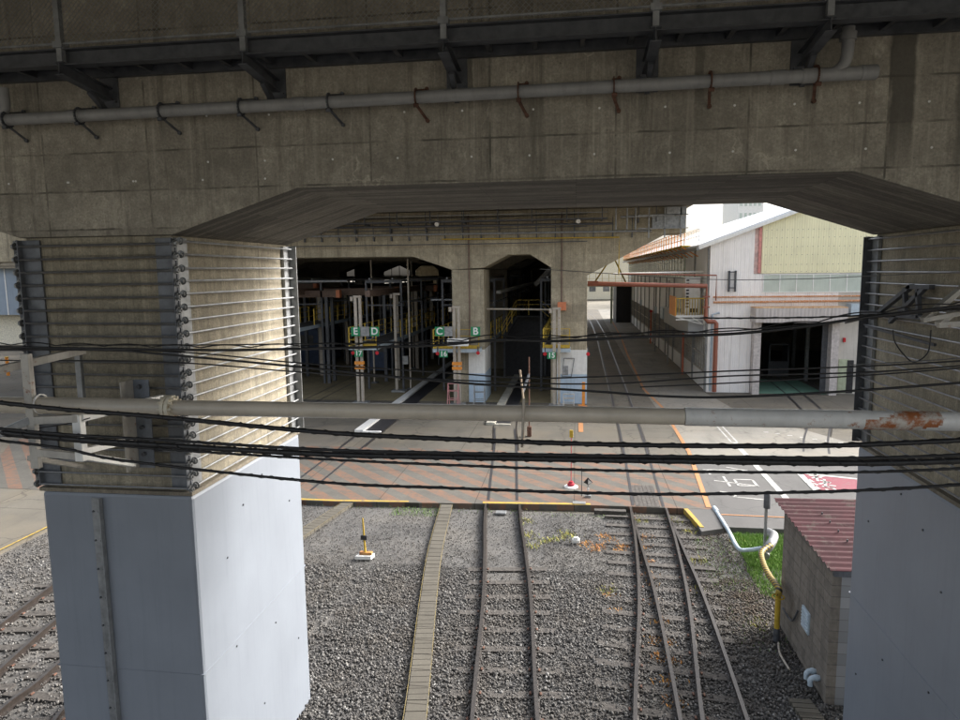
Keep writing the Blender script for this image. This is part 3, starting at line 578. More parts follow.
# ------------------------------------------------------------------ cables
def cable(pts,r,Y,label,wrap=True,mat=BK,wave=0,name='overhead_cable'):
    Ys=Y if isinstance(Y,tuple) else (Y,Y); n=len(pts); P=[at(px,py,Y=Ys[0]+(Ys[1]-Ys[0])*i/(n-1)) for i,(px,py) in enumerate(pts)]
    P=spline(P,18); r*=.8; 
    if wrap: rr=[r*(1+.05*math.sin(i*1.9)+.04*math.sin(i*.73+r*99)) for i in range(len(P))]
    else: rr=r
    mb=MB().tube(P,rr,10)
    T=thing(name,tuple(P[len(P)//2]),label,'cable','cables strung across the foreground'); mb.build('sheath',mat,T,smooth=True)
    if wrap:
        H=[]; L=0; k=0
        cum=[0]
        for a,b_ in zip(P,P[1:]): cum.append(cum[-1]+(b_-a).length)
        step=.02; s=0; j=0
        while s<cum[-1]:
            while cum[j+1]<s: j+=1
            t=(s-cum[j])/(cum[j+1]-cum[j]); q=P[j].lerp(P[j+1],t); d=(P[j+1]-P[j]).normalized(); e=Vector((0,1,0)); g=d.cross(e).normalized(); an=s/.20*6.283
            H.append(q+(e*math.cos(an)+g*math.sin(an))*(r*1.06)); s+=step
        MB().tube(H,r*.13+.002,5).build('spiral_wrap',mat,T,smooth=True)
    if wave:
        H=[]; tot=0
        for i in range(len(P)-1):
            for k in range(4):
                q=P[i].lerp(P[i+1],k/4); H.append(q+Vector((0,0,.022+wave*abs(math.sin(q.x*6.0)))))
        MB().tube(H,.006,5).build('sagging_lashing_wire',mat,T,smooth=True)
    return T
B='black wrapped cable crossing just below the foreground pipe'
cable([(-40,398),(60,409),(160,417),(320,432),(450,439),(590,444),(730,446),(850,445),(1010,438)],.026,5.72,'black wrapped cable crossing just below the pipe, uppermost of the lower bundle')
cable([(-40,428),(60,438),(160,445),(320,454),(450,457),(590,459.5),(730,461.5),(870,463),(1010,459)],.034,5.8,'thickest black spiral wrapped cable in the middle of the lower bundle')
cable([(-40,425),(60,434),(160,440),(320,449.5),(450,453),(590,455.5),(730,457),(870,458),(1010,453)],.018,5.7,'thin cable lying along the top of the thickest black cable')
cable([(-40,432),(60,440),(160,449),(320,459),(450,465),(590,470),(730,472),(870,472),(1010,466)],.015,5.9,'thin cable running directly beneath the thickest black cable')
cable([(-40,436),(60,448),(127,461),(320,482),(450,488),(590,493),(700,494),(870,490),(1010,481)],.017,5.85,'lowest black wrapped cable passing just over the front edge of the crossing')
cable([(-60,350),(100,350),(160,354),(300,367),(450,382),(590,391),(660,396),(730,397),(850,391),(1010,379)],.014,6.3,'black cable sloping down past the left pier then level over the lane',False)
cable([(-60,347),(160,351),(300,363),(450,373),(520,378),(590,377),(730,371),(870,366),(1010,358)],.009,6.4,'thin cable crossing in front of the signs post and warehouse doorway foot',False)
cable([(-60,360),(160,362),(300,372),(430,379),(590,384),(730,376),(870,372),(1010,362)],.009,6.35,'thin cable crossing below the other thin one at the doorway foot',False)
cable([(-60,346),(190,350),(290,349),(380,347),(440,345),(500,340),(560,341),(640,337),(730,334),(800,327),(870,317),(1010,300)],.016,6.3,'dark cable with looping lashing wire passing across the shed signs',False,wave=.03)
cable([(60,345),(190,345),(290,344),(380,343),(500,341),(640,333),(730,331),(860,319),(1010,303)],.008,6.45,'thin cable just over the looping cable beside the left pier',False)
cable([(540,269),(700,279),(800,279),(870,276),(1010,270)],.004,6.6,'thin wire high across the warehouse front below the yellow panel',False,GC)
cable([(700,318),(760,318),(850,316),(1010,306)],.009,6.4,'short cable with small loops along the warehouse canopy',True)
cable([(640,387),(730,383),(870,375),(1010,364)],.008,6.4,'thin cable crossing the lower part of the warehouse doorway',False)
cable([(-60,441),(60,425),(0,430)][:2]+[(90,418)],.007,6.0,'thin black wire sagging left of the bracket frame',False)
cable([(845,323),(900,312),(1010,309)],.010,6.5,'grey cable leading to the pale bracket at the right edge',False,GC)
cable([(850,365),(905,362),(960,358),(1010,352)],.006,6.6,'pale thin wire across the shaded right pier above the rust stain',False,GC)
cable([(860,374),(930,368),(1010,362)],.006,6.5,'second pale thin wire across the shaded right pier',False,GC)
cable([(893,330),(895,342),(905,356),(915,362),(928,352),(931,330)],.008,6.9,'black cable loop hanging from bracket on the shaded right pier',False)
# ------------------------------------------------------------------ far viaduct shed
def bent(y,label,thick=2.6,xend=5.66,mats=(CF,CF)):
    T=thing('viaduct_bent',(-3,y,0),label,'viaduct frame','frames carrying the far viaduct over the shed')
    prof=[(-60,8.12),(-42.5,8.12),(-40.4,7.32),(-38.6,7.32),(-36.5,8.12),(-26.4,8.12),(-24.2,7.32),(-22.4,7.32),(-20.3,8.12),(-8.87,8.08),(-6.73,7.34),(-4.96,7.42),(-3.62,8.1),(-2.44,8.1),(-1.31,7.39),(.62,6.95),(4.75,9.1),(xend,9.1),(xend,10.45),(-60,10.45)]
    MB().prism(prof,y,y+thick,'y').build('cap_beam',mats[0],T,bevel=.02)
    for a,b_,zt in ((-40.4,-38.6,7.32),(-24.2,-22.4,7.32),(-6.73,-4.96,7.38),(-1.31,.62,7.1)):
        mb=MB().box(a,b_,y,y+thick,-.1,3.0).box(a+.002,b_-.002,y+.002,y+thick-.002,3.0,7.44 if b_<0 else 7.3)
        MB().prism([(a,-.1),(b_,-.1),(b_,6.955 if b_>0 else 7.335),(a,7.385 if b_>0 else 7.335)],y+.003,y+thick-.003,'y').build('column',mats[1],T,bevel=.02)
    return T
FB=bent(37.3,'front frame of the far viaduct with haunched arch between two pale columns')
for a,b_ in ((-5.85,-4.96),(-.98,.62)):
    T=FB
    MB().box(a,b_+.02,37.3-.03,39.9,1.62,2.95).build('white_column_paint',WHT,T)
    MB().box(a,b_+.022,37.3-.032,39.902,-.02,1.62).build('blue_column_paint',BLP,T)
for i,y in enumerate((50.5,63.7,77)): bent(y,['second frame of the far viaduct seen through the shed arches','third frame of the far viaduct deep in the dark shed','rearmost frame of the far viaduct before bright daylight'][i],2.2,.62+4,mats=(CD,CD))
D=thing('viaduct_deck',(-14,60,10.5),'wide concrete deck of the far viaduct roofing the dark shed','viaduct deck')
MB().box(-33,5.9,32.4,108,10.46,11.3).build('deck_slab',CD,D)  # front overhang carried forward to shade the upper far beam
T=thing('added_shed_end_wall',(-15,92,0),'added end wall blocking light at the back of the shed, with bright openings over a dark base','wall')
mb=MB().box(-33,-.5,92,92.4,-.1,5.7).box(-33,-31.4,92,92.4,5.7,10.4).box(-30.2,-27.6,92,92.4,5.7,10.4).box(-22.4,-21.6,92,92.4,5.7,10.4).box(-18.4,-.5,92,92.4,5.7,10.4).box(-31.4,-30.2,92,92.4,8.0,10.4)  # wall added to keep the shed interior dark while the arches stay bright
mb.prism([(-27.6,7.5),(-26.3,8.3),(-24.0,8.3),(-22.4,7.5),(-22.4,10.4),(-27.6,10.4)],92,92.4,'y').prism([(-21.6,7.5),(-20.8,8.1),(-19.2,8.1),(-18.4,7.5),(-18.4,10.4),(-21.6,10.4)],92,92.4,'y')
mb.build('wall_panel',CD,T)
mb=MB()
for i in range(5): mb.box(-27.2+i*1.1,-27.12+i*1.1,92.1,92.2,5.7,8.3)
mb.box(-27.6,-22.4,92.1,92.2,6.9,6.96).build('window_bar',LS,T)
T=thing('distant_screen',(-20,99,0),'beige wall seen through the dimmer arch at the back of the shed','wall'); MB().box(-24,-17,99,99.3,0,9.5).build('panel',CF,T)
T=thing('added_shed_side_wall',(-31,70,0),'added dark side wall keeping light out of the left flank of the shed','wall'); MB().box(-31.6,-31.3,41,92,-.1,10.4).build('wall_panel',CD,T)  # added to block daylight from the left, keeping the interior dark
T=thing('added_shed_side_wall',(-.4,70,0),'added dark wall keeping light out along the right flank of the shed behind the sign 15 column','wall'); MB().box(.2,.5,40.2,92,-.1,10.4).build('wall_panel',CD,T)  # added to block daylight from the right, keeping the interior dark
# services on the front of the far frame
Yp=37.12
def hpipe(name,pts,r,mat,label,cat='pipe',hang=None):
    T=thing(name,tuple(pts[0]),label,cat); MB().tube(pts,r,10).build('pipe_run',mat,T,smooth=True)
    if hang:
        a,b_=Vector(pts[0]),Vector(pts[1]); n=int((b_-a).length/hang)
        for i in range(1,n): q=a.lerp(b_,i/n); MB().box(q.x-.03,q.x+.03,q.y-.02,37.3,q.z-.32,q.z-.1).box(q.x-.02,q.x+.02,q.y-.03,q.y+.0,q.z-.12,q.z+.75).build('hanger',GS,T)
    return T
hpipe('service_pipe',[(-16,Yp,9.27),(3.9,Yp,9.22)],.055,LS,'grey service pipe along the far beam with evenly spaced hangers',hang=.98)
hpipe('service_pipe',[(-16,Yp-.2,9.72),(1.9,Yp-.2,9.62)],.06,GS,'dark upper conduit along the far beam with box clamps',hang=1.85)
for k,(z,l) in enumerate(((10.15,'thin dark conduit just under the far deck'),(9.5,'thin dark conduit between the two main pipes of the far beam'),(8.72,'thin sagging dark line low on the far beam'))):
    hpipe('conduit',[(-16,Yp-.1*k,z),(-4,Yp-.1*k,z-.03),(.6,Yp-.1*k,z+.02)],.025,GS,l)
hpipe('service_pipe',[(2.3,Yp-.2,9.95),(5.0,Yp-.2,10.0)],.06,LS,'short pale pipe near the free end of the far beam',hang=.9)
hpipe('gas_pipe',[(-7.2,Yp,8.98),(2.25,Yp,8.92),(2.25,Yp,6.95)],.035,YL,'thin yellow pipe crossing the far beam and dropping at its right end')
for x in (2.05,2.62,3.05): hpipe('vertical_pipe',[(x,Yp-.25,10.4),(x,Yp-.25,9.3)],.045,LS,{2.05:'left of three short pale pipes hung near the end of the far beam',2.62:'middle of three short pale pipes hung near the end of the far beam',3.05:'right of three short pale pipes hung near the end of the far beam'}[x])
hpipe('conduit',[(-5.75,37.22,10.3),(-5.75,37.22,3.2)],.04,BRN,'brown vertical conduit on the column beside sign B')
T=hpipe('conduit',[(-.74,37.22,10.3),(-.74,37.22,5.5)],.04,BRN,'brown vertical conduit ending in an orange box over sign 15'); MB().box(-.95,-.5,37.02,37.27,5.1,5.55).build('junction_box',TERRA,T,bevel=.01)
for x,l in ((-7.35,'round white floodlight hanging on the far beam above the wide bay'),(.12,'round white floodlight hanging on the far beam above the orange box')):
    T=thing('floodlight',(x,36.7,9.8),l,'floodlight'); MB().tube([(x,36.85,10.3),(x,36.85,9.95)],.02,6).build('stem',LS,T)
    mb=MB(); mb.tube([(x,36.9,9.95),(x,36.8,9.9),(x,36.6,9.8),(x,36.5,9.74)],[.03,.06,.10,.12],14); mb.build('reflector',WHT,T,smooth=True)
T=thing('shading_gallery',(-10,36.6,9.8),'added dark narrow gallery shading the upper part of the far beam','service gallery')  # invented walkway, put in to shade and clutter the beam top
MB().box(-28,1.6,36.3,37.0,9.84,9.9).build('floor_grating',GS,T)
for i in range(17): x=-27.5+i*1.8; MB().box(x,x+.06,36.3,36.36,9.9,10.46).box(x,x+.06,36.3,37.28,9.76,9.84).build('bracket',GS,T)
MB().box(-28,1.6,36.3,36.33,10.15,10.19).build('hand_rail',LS,T)
# equipment at the free end of the far beam
T=thing('equipment_rack',(5,36.9,9.6),'weathered grey box rack at the free end of the far beam','equipment rack')
mb=MB().box(3.9,5.6,36.95,37.25,9.35,9.95).box(4.6,5.6,36.85,36.95,10.0,10.4); mb.build('box',LS,T)
mb=MB()
for x in (3.7,4.5,5.3): mb.box(x,x+.06,36.85,36.92,8.85,10.4)
mb.box(3.2,5.7,36.85,36.9,9.98,10.03).box(3.2,5.7,36.85,36.9,9.3,9.35); mb.build('rack_frame',LS,T)
# work platforms with railings
def railing(mb,p0,p1,h=1.05,step=1.5):
    a=Vector(p0);b_=Vector(p1);n=max(1,round((b_-a).length/step))
    for i in range(n+1): q=a.lerp(b_,i/n); mb.box(q.x-.025,q.x+.025,q.y-.025,q.y+.025,q.z,q.z+h)
    for z in (.35,.7,h): mb.beam(a+Vector((0,0,z)),b_+Vector((0,0,z)),.035,.035)
def platform(x0,x1,y0,y1,z,label,rail_mat=YD):
    T=thing('work_platform',((x0+x1)/2,y0,0),label,'work platform','raised work platforms in the shed')
    MB().box(x0+.1,x1-.1,y0+.05,y1,z-.06,z).build('floor_plate',GS,T)
    mb=MB().box(x0,x0+.09,y0,y1,z-.2,z+.02).box(x1-.09,x1,y0,y1,z-.2,z+.02).box(x0+.09,x1-.09,y0,y0+.09,z-.2,z+.02); mb.build('edge_beam',BLS,T)
    mb=MB(); railing(mb,(x1-.05,y0+4,z),(x1-.05,y1,z)); railing(mb,(x0+.05,y0,z),(x0+.05,y1,z)); mb.build('side_railing',YD,T)
    mb=MB(); railing(mb,(x0+.05,y0+.04,z),(x1-.05,y0+.04,z),1.05,1.2); mb.box(x0+.05,x1-.05,y0,y0+.03,z+.0,z+.2); mb.build('end_railing',YL,T)
    y=y0+8.0; k=0
    while y<y1 and k<7:
        MB().box(x0+.55,x0+.8,y,y+.25,-.05,6.0).build('support_post',BEI,T,bevel=.01); y+=5.6; k+=1
    for i in range(6):
        yy=y0+4.5+i*5.6; mb=MB().box(x0-.35,x0-.23,yy,yy+.12,0,6.6).box(x1+.23,x1+.35,yy,yy+.12,0,6.6).box(x0-.35,x1+.35,yy,yy+.12,6.6,6.78).box(x0-.35,x1+.35,yy+.02,yy+.1,5.2,5.28); mb.build('portal_frame',GS,T)
    for xx,zz,rr in ((x0+.1,6.86,.06),(x1-.1,6.86,.05),(x1+.29,5.4,.04)): MB().tube([(xx,y0+4,zz),(xx,y0+34,zz)],rr,6).build('pipe_run',LS,T)
    mb=MB().beam(((x0+x1)/2,y0+1.2,6.05),((x0+x1)/2,y1,6.05),.3,.35); mb.build('duct_beam',BRN,T)
    return T
platform(-12.5,-10.87,36.6,84,3.18,'raised platform with signs E and D left of the track 16 pit')
platform(-7.68,-5.1,36.4,84,3.08,'raised platform with signs C and B wrapped around the left pale column')
platform(-1.74,-.25,36.6,84,3.10,'short yellow railed platform over the sign 15 beside the right column')
platform(-18.6,-16.7,38.5,84,3.9,'higher platform glimpsed beside the left pier with long yellow railing')
platform(-26.5,-24.6,41,84,3.9,'leftmost raised platform far inside the dark shed')
# cream posts with orange bands
for x,l,z in ((-11.82,'cream post with orange band standing below signs E and D',5.9),(-6.35,'cream post with orange band before the left pale column below sign C',5.3),(-.98,'cream post beside the right column below the sign 15',5.2),(-10.65,'second cream post farther back behind sign D',5.9)):
    y=36.3 if z!=5.9 or x==-11.82 else 40.2
    T=thing('service_post',(x,y,0),l,'post','cream service posts at the shed mouth')
    MB().box(x-.2,x-.04,y,y+.16,.12,z).build('post_leg',BEI,T,bevel=.01); (MB().box(x+.06,x+.2,y,y+.16,.12,z).build('post_leg',BEI,T,bevel=.01) if x!=-10.65 else None)
    MB().box(x-.4,x+.42,y-.25,y+.4,0.01,.12).build('foot',LS,T,bevel=.01)
    MB().box(x-.22,x+.22,y-.03,y+.19,z-.02,z+.1).box(x-.4,x-.25,y,y+.1,z-.2,z+.05).build('top_box',BEI,T,bevel=.01)
    if x!=-10.65 and x!=-.98:
        MB().box(x-.26,x+.26,y-.02,y+.18,1.95,2.12).box(x-.26,x+.26,y-.02,y+.18,2.2,2.38).build('orange_band',OR,T)
    else: MB().box(x+.3,x+.62,y,y+.2,1.7,2.2).build('switch_box',LS,T)
def sign(txt,x,y,z,s,label,mat=GRN):
    T=thing('letter_sign',(x,y,z),label,'sign','green letter signs on the platform ends'); w=s*(.5 if len(txt)==1 else .62)
    MB().box(x-w,x+w,y,y+.03,z-s*.5,z+s*.5).build('sign_panel',mat,T)
    text_mesh(txt,s*1.05,'lettering',WHT,T,(x,y-.006,z)); return T
yS=36.0
for t_,px,py,l in (('E',355.5,331.5,'green square sign reading E, leftmost on the platform ends'),('D',374.5,331.5,'green square sign reading D beside the cream post'),('C',439.5,331.5,'green square sign reading C left of the white box'),('B',475.5,331.5,'green square sign reading B on the left pale column')):
    p=at(px,py,Y=yS); sign(t_,p.x,yS,p.z,.5,l)
for t_,px,py,l in (('17',358.5,353.5,'small dark green number sign reading 17 under sign E'),('16',443.5,354,'small dark green number sign reading 16 under sign C'),('15',551.5,355.5,'small dark green number sign reading 15 under the right platform')):
    p=at(px,py,Y=yS); T=sign(t_,p.x,yS,p.z,.36,l,GRN)
for px,py,l in ((353,353,'left red signal lamp beside number 17'),(377,353,'right red signal lamp beside number 17'),(437.5,353.5,'red signal lamp beside number 16'),(478,353,'red signal lamp under sign B'),(545,354,'red signal lamp beside number 15'),(588,354,'red signal lamp on the lane side of the right column')):
    p=at(px,py,Y=36.25); T=thing('signal_lamp',tuple(p),l,'signal lamp','red signal lamps hung below the platforms'); MB().tube([p+Vector((0,.12,0)),p],[.06,.1],12).build('lens',REDL,T,smooth=True); MB().box(p.x-.03,p.x+.03,p.y+.02,p.y+.08,p.z+.08,p.z+.35).build('hanger',GS,T)
for px,py,l in ((362.5+4,331,'grey blank plate between signs E and D'),(449,331,'grey blank plate next to sign C')):
    p=at(px,py,Y=36.32); tag(MB().box(p.x-.24,p.x+.24,36.03,36.06,p.z-.26,p.z+.26).build('blank_plate',LS),l,'plate')
p=at(459,341.5,Y=36.2); T=thing('white_box',tuple(p),'white rectangular box on the rail between signs C and B','box'); MB().box(p.x-.57,p.x+.57,35.7,35.95,p.z-.2,p.z+.2).build('housing',WHT,T,bevel=.02)
# hose reels, trestle and clutter at the column feet
def trestle(x,y,h,mat,label):
    T=thing('folding_trestle',(x,y,0),label,'trestle')
    for s in (-1,1):
        mb=MB(); 
        for t in (0,.55): mb.beam((x+t,y+.35*s,.01),(x+t,y+.03*s,h),.04,.04)
        for k in (.35,.7,1): mb.beam((x,y+.35*s*(1-k)+.03*s*k,h*k-.02),(x+.55,y+.35*s*(1-k)+.03*s*k,h*k-.02),.035,.035)
        mb.build('ladder_leg',mat,T)
    return T
trestle(-6.75,35.8,1.3,plain('pinkish_trestle',(.5,.22,.22),.5),'pinkish folding trestle at the foot of the left column')
trestle(-5.35,35.9,1.2,LS,'grey folding trestle right of the pinkish one')
trestle(-.6,36.1,.75,WS,'low pale folding trestle at the foot of the right column')
def seg(x,y,z0,z1,col,l,n='extinguisher_box'):
    T=thing(n,(x,y,0),l,'barrier'); MB().box(x-.08,x+.08,y-.04,y+.04,z0,z1).box(x-.2,x+.2,y-.15,y+.15,0,.05).build('board',col,T); return T
seg(.45,36.3,.05,1.35,OR,'upright orange board leaning at the right column foot','orange_board')
q=at(558,373,Y=37.2); T=thing('wall_ladder',(-.5,37.1,1.6),'thin wire outline frame hung on the white paint of the right column','wire frame'); mb=MB(); z0,z1=1.5,2.5
for a,b_ in (((-1.0+.3,z0),(-.6,z1)),((-.6,z1),(-.05,z1)),((-.05,z1),(-.2,z0)),((-.7,z0),(-.2,z0))): mb.beam((a[0],37.2,a[1]),(b_[0],37.2,b_[1]),.03,.03)
mb.build('wire',GS,T)
# pits
CFK=plain('pale_kerb_concrete',(.45,.43,.36),.8,0,.2,3)
for x0,x1,y0,y1,l in ((-9.75,-8.65,29.6,80,'inspection pit with pale kerb under the sign 16'),(-3.95,-2.92,31.6,80,'inspection pit with pale kerb in the arched centre bay')):
    T=thing('inspection_pit',((x0+x1)/2,y0,0),l,'inspection pit'); MB().poly([(x0+.2,y0+.2,.016),(x1-.12,y0+.2,.016),(x1-.12,y1,.016),(x0+.2,y1,.016)]).build('pit_shade_sheet',DARK,T)  # flat black sheet stands in for the shade down in the pit
    MB().box(x0-.22,x0+.2,y0,y1,-.05,.12).box(x0+.2,x1-.1,y0,y0+.18,-.05,.05).build('kerb',WHT if x0<-9 else CFK,T,bevel=.01)
# lifting boards at the centre pit (white sloping thing with brown poles)
T=thing('rusty_pole',(-3,30,0),'pair of rusty upright poles with a grey strap standing before the centre pit','pole')
a=at(521,445,Z=0); mb=MB(); p1=at(523,450,Y=28.5); p2=at(520,370,Y=28.5); mb.tube([(p1.x,28.5,.0),(p1.x+.02,28.5,1.9),(p2.x,28.5,p2.z)],.045,7); mb.build('pole',plain('rust_mottled_pole',(.34,.27,.19),.6,0,.3,7,rust=.3),T)
p3=at(529,357,Y=29.5); mb=MB().tube([(p3.x,29.5,0),(p3.x,29.5,p3.z)],.03,6).box(p3.x-.09,p3.x+.1,29.4,29.6,.02,.45); mb.build('pole',RW,T)
mb=MB().beam((p1.x,28.6,2.15),(p3.x,29.4,2.75),.06,.16); mb.build('strap',GS,T)
# centre bay interior: yellow stair railing, cross bar, machinery
T=thing('stair_gantry',(-3,46,0),'dark gantry with yellow stair railings inside the centre bay','gantry')
mb=MB(); y=46
railing(mb,(-4.9,y,2.6),(-3.9,y,4.3),1.0,.7); railing(mb,(-3.9,y,4.3),(-2.3,y,4.3),1.0,.8); railing(mb,(-2.3,y,4.3),(-1.0,y,3.2),1.0,.7); mb.build('railing',YD,T)
MB().beam((-4.9,y+.3,2.5),(-3.9,y+.3,4.2),.6,.1).box(-3.9,-2.3,y,y+.8,4.15,4.25).beam((-2.3,y+.3,4.2),(-1,y+.3,3.1),.6,.1).box(-4.8,-1.2,y+1,y+1.2,0,4.1).build('deck',DARK,T)
hpipe('cross_bar',[(-4.9,38,5.15),(-1.35,38,5.1)],.05,BEI,'pale horizontal bar across the centre bay at half height','bar')
T=thing('parked_train',(-3.4,62,0),'dark front of a train parked deep in the centre bay','train'); MB().prism([(-4.8,.9),(-2,.9),(-2,3.4),(-2.5,4.0),(-4.3,4.0),(-4.8,3.4)],60,80,'y').build('body',DARK,T,bevel=.05)
MB().box(-4.4,-3.6,59.95,60,2.2,3.2).box(-3.2,-2.4,59.95,60,2.2,3.2).build('windscreen',GLS,T)
for x in (-4.3,-2.5): MB().box(x-.12,x+.12,59.94,60,1.4,1.6).build('headlight',LS,T)
T=thing('roof_duct',(-3,52,8),'pale slanting duct seen high through the centre arch','duct'); MB().beam((-2.9,50,6.2),(-1.2,50,8.0),.5,.35).beam((-1.9,49.5,7.0),(-.4,49.5,6.7),.5,.3).build('duct_section',LS,T,bevel=.03)
T=thing('cable_tray',(-4.2,46,6.2),'bright inclined cable tray seen through the centre arch','cable tray'); MB().beam((-4.9,44,5.9),(-3.3,56,6.3),.3,.18).build('tray',WHT,T)
# dark machinery and crane beams in the wide bay
rngs=random.Random(3)
for i,(x,y,z) in enumerate(((-14.2,44,6.0),(-13.2,52,6.0),(-20.5,46,6.3),(-17.8,43,5.9))):
    T=thing('crane_beam',(x,y,z),['brown crane beam with orange end over the platform with signs E and D','second brown crane beam deeper over the wide bay','brown crane beam high at the left of the wide bay','brown crane beam beside the left pier'][i],'crane beam','brown crane beams with orange ends')
    MB().box(x-2.4,x+2.4,y,y+.35,z-.22,z+.22).build('girder',BRN,T); MB().box(x+2.4,x+2.65,y-.03,y+.38,z-.25,z+.25).build('end_cap',TERRA,T)
    MB().box(x-2,x-1.8,y,y+.2,0,z-.22).box(x+1.6,x+1.8,y,y+.2,0,z-.22).build('leg',GS,T)
for i,(x,y,w,h) in enumerate(((-13.9,47,1.5,3.0),(-20.5,50,2.2,3.2),(-9.2,58,2.6,3.6),(-15,60,2.6,3.6),(-22,44,1.4,2.6))):
    T=thing('covered_machine',(x,y,0),['dark covered machine under the platform with signs E and D','dark blue covered machine far left in the shed','dark train end standing over the track 16 pit','dark train end standing on the track left of sign 17','dark machine beside the left pier'][i],'machine')
    MB().prism([(x-w/2,.3),(x+w/2,.3),(x+w/2,h*.85),(x+w*.35,h),(x-w*.35,h),(x-w/2,h*.85)],y,y+5,'y').build('cover',NAVY if i in (0,1) else DARK,T,bevel=.05); MB().box(x-w*.3,x+w*.3,y-.03,y,h*.55,h*.8).build('panel',GLS,T)
for i,x in enumerate((-10.1,-13.1,-19.8,-21.6,-12.1)):
    y=41+i*2.3; T=thing('slender_post',(x,y,0),['slender pale post behind sign D','slender pale post left of sign E','slender pale post deep in the wide bay','slender pale post close to the left pier','slender pale post behind the E platform'][i],'post','slender posts in the shed'); MB().box(x-.045,x+.045,y,y+.09,-.02,8.05).build('shaft',BEI,T); MB().box(x-.2,x+.2,y-.1,y+.28,-.02,.1).build('foot',GS,T)
for x0,x1,y,z,l in ((-20,-13.6,40,6.75,'long pale roof edge strip high in the wide bay'),(-8.7,-6.8,41,5.55,'short pale bar left of the left pale column'),):
    hpipe('cross_bar',[(x0,y,z),(x1,y,z)],.07,LS,l,'bar')
# ------------------------------------------------------------------ warehouse
X0,Y0=7.68,41.4; PEAK=18.2; EZ=8.7; PZ=EZ+.37*(PEAK-X0); XE=2*PEAK-X0; YE=104
T=thing('warehouse',(PEAK,Y0,0),'white clad warehouse with yellow gable panel and open doorway beyond the yard','warehouse')
def hz(x): return EZ+.37*(min(x,2*PEAK-x)-X0)
# front wall with door opening (10.55..14.3, 0..4.95) and panel zone
MB().prism([(X0,-.1),(10.1,-.1),(10.1,hz(10.1)),(X0,hz(X0))],Y0,Y0+.25,'y').build('front_wall',FRONT,T)
MB().prism([(14.75,-.1),(24,-.1),(24,6.9),(14.75,6.9)],Y0,Y0+.25,'y').build('front_wall',plain('cream_wall_paint',(.55,.52,.47),.6,0,.08,1.5,streak=.25),T)
MB().box(10.1,14.75,Y0,Y0+.25,4.95,6.9).build('front_wall',FRONT,T)
MB().prism([(10.1,6.92),(10.5,6.92),(10.5,hz(10.5)),(10.1,hz(10.1))],Y0+.01,Y0+.25,'y').build('front_wall',plain('pale_pink_board',(.60,.42,.38),.6),T)
MB().prism([(10.5,6.92),(24,6.92),(24,hz(24)),(PEAK,PZ),(10.5,hz(10.5))],Y0-.04,Y0+.2,'y').build('yellow_gable_panel',YELW,T)
MB().box(24,XE,Y0,Y0+.25,-.1,8.7).build('front_wall',FRONT,T)
mb=MB()
for z in (7.0,7.4,7.95,8.4,8.9,9.35): 
    for i in range(40):
        x=10.7+i*.28
        if z<hz(x)-.15: mb.box(x,x+.03,Y0-.05,Y0-.039,z,z+.03)
mb.build('rivet',GS,T)
MB().box(10.32,10.45,Y0-.09,Y0+.0,6.95,9.5).build('pink_downpipe',plain('pink_downpipe_paint',(.6,.25,.22),.5),T)
for i in range(8):
    x=10.62+i*.9
    fr=MB().box(x-.0,x+.05,Y0-.05,Y0+.0,5.82,6.88).box(x+.05,x+.9,Y0-.05,Y0,5.82,5.87).box(x+.05,x+.9,Y0-.05,Y0,6.83,6.88).build('window',WHT,T)
    MB().box(x+.05,x+.9,Y0-.03,Y0-.002,5.87,6.83).build('pane',GLB,fr)
mb=MB(); mb.tube([(X0+.2,Y0-.12,5.60),(17,Y0-.12,5.62)],.045,8); mb.tube([(7.9,Y0-.16,5.30),(17,Y0-.16,5.36)],.06,8)
mb.build('rusty_front_pipe',plain('rust_streaked_pipe',(.62,.42,.3),.6,0,.2,9,rust=.8,rustcol=(.5,.2,.06)),T,smooth=True)
MB().box(10.0,14.85,Y0-1.25,Y0-.0,5.0,5.06).build('canopy_roof',plain('rusty_canopy_top',(.6,.42,.25),.7,0,.3,4,rust=.5,rustcol=(.45,.2,.06)),T)
MB().box(10.0,14.85,Y0-1.27,Y0-1.2,4.2,5.0).box(10.0,10.07,Y0-1.2,Y0,4.2,5.0).box(14.78,14.85,Y0-1.2,Y0,4.2,5.0).build('canopy_fascia',CANO,T)
MB().box(15.2,18.8,Y0-.7,Y0,4.55,5.2).build('side_canopy',BLS,T)
# doorway jambs
MB().box(10.12,10.5,Y0-.6,Y0+.25,-.05,4.2).build('door_jamb',plain('pale_jamb_paint',(.5,.46,.44),.5),T); MB().box(14.3,14.7,Y0-.6,Y0+.25,-.05,4.2).build('door_jamb',MATS['pale_jamb_paint'],T)
MB().box(14.0,14.3,Y0+.0,Y0+.1,-.05,4.2).build('door_track',GS,T)
MB().poly([(10.5,Y0-.3,.012),(14.3,Y0-.3,.012),(14.3,Y0+5,.012),(10.5,Y0+5,.012)]).build('doorway_floor',GRNF,T)
MB().box(14.95,15.5,Y0-.04,Y0-.0,.05,2.0).build('side_door',GLV,T); MB().box(15.4,15.75,Y0-.06,Y0-.01,.05,1.95).build('side_door_gap',DARK,T)
MB().box(15.95,16.6,Y0-.35,Y0,.9,1.6).build('wall_unit',WS,T,bevel=.02)
MB().box(15.1,15.22,Y0-.15,Y0,3.0,3.25).build('alarm_bell',REDL,T,bevel=.01)
MB().box(8.7,8.78,Y0-.2,Y0,5.9,7.1).box(9.05,9.13,Y0-.2,Y0,5.9,7.1).box(8.7,9.13,Y0-.2,Y0-.15,6.1,6.15).box(8.7,9.13,Y0-.2,Y0-.15,7.0,7.05).build('wall_bracket',GS,T)
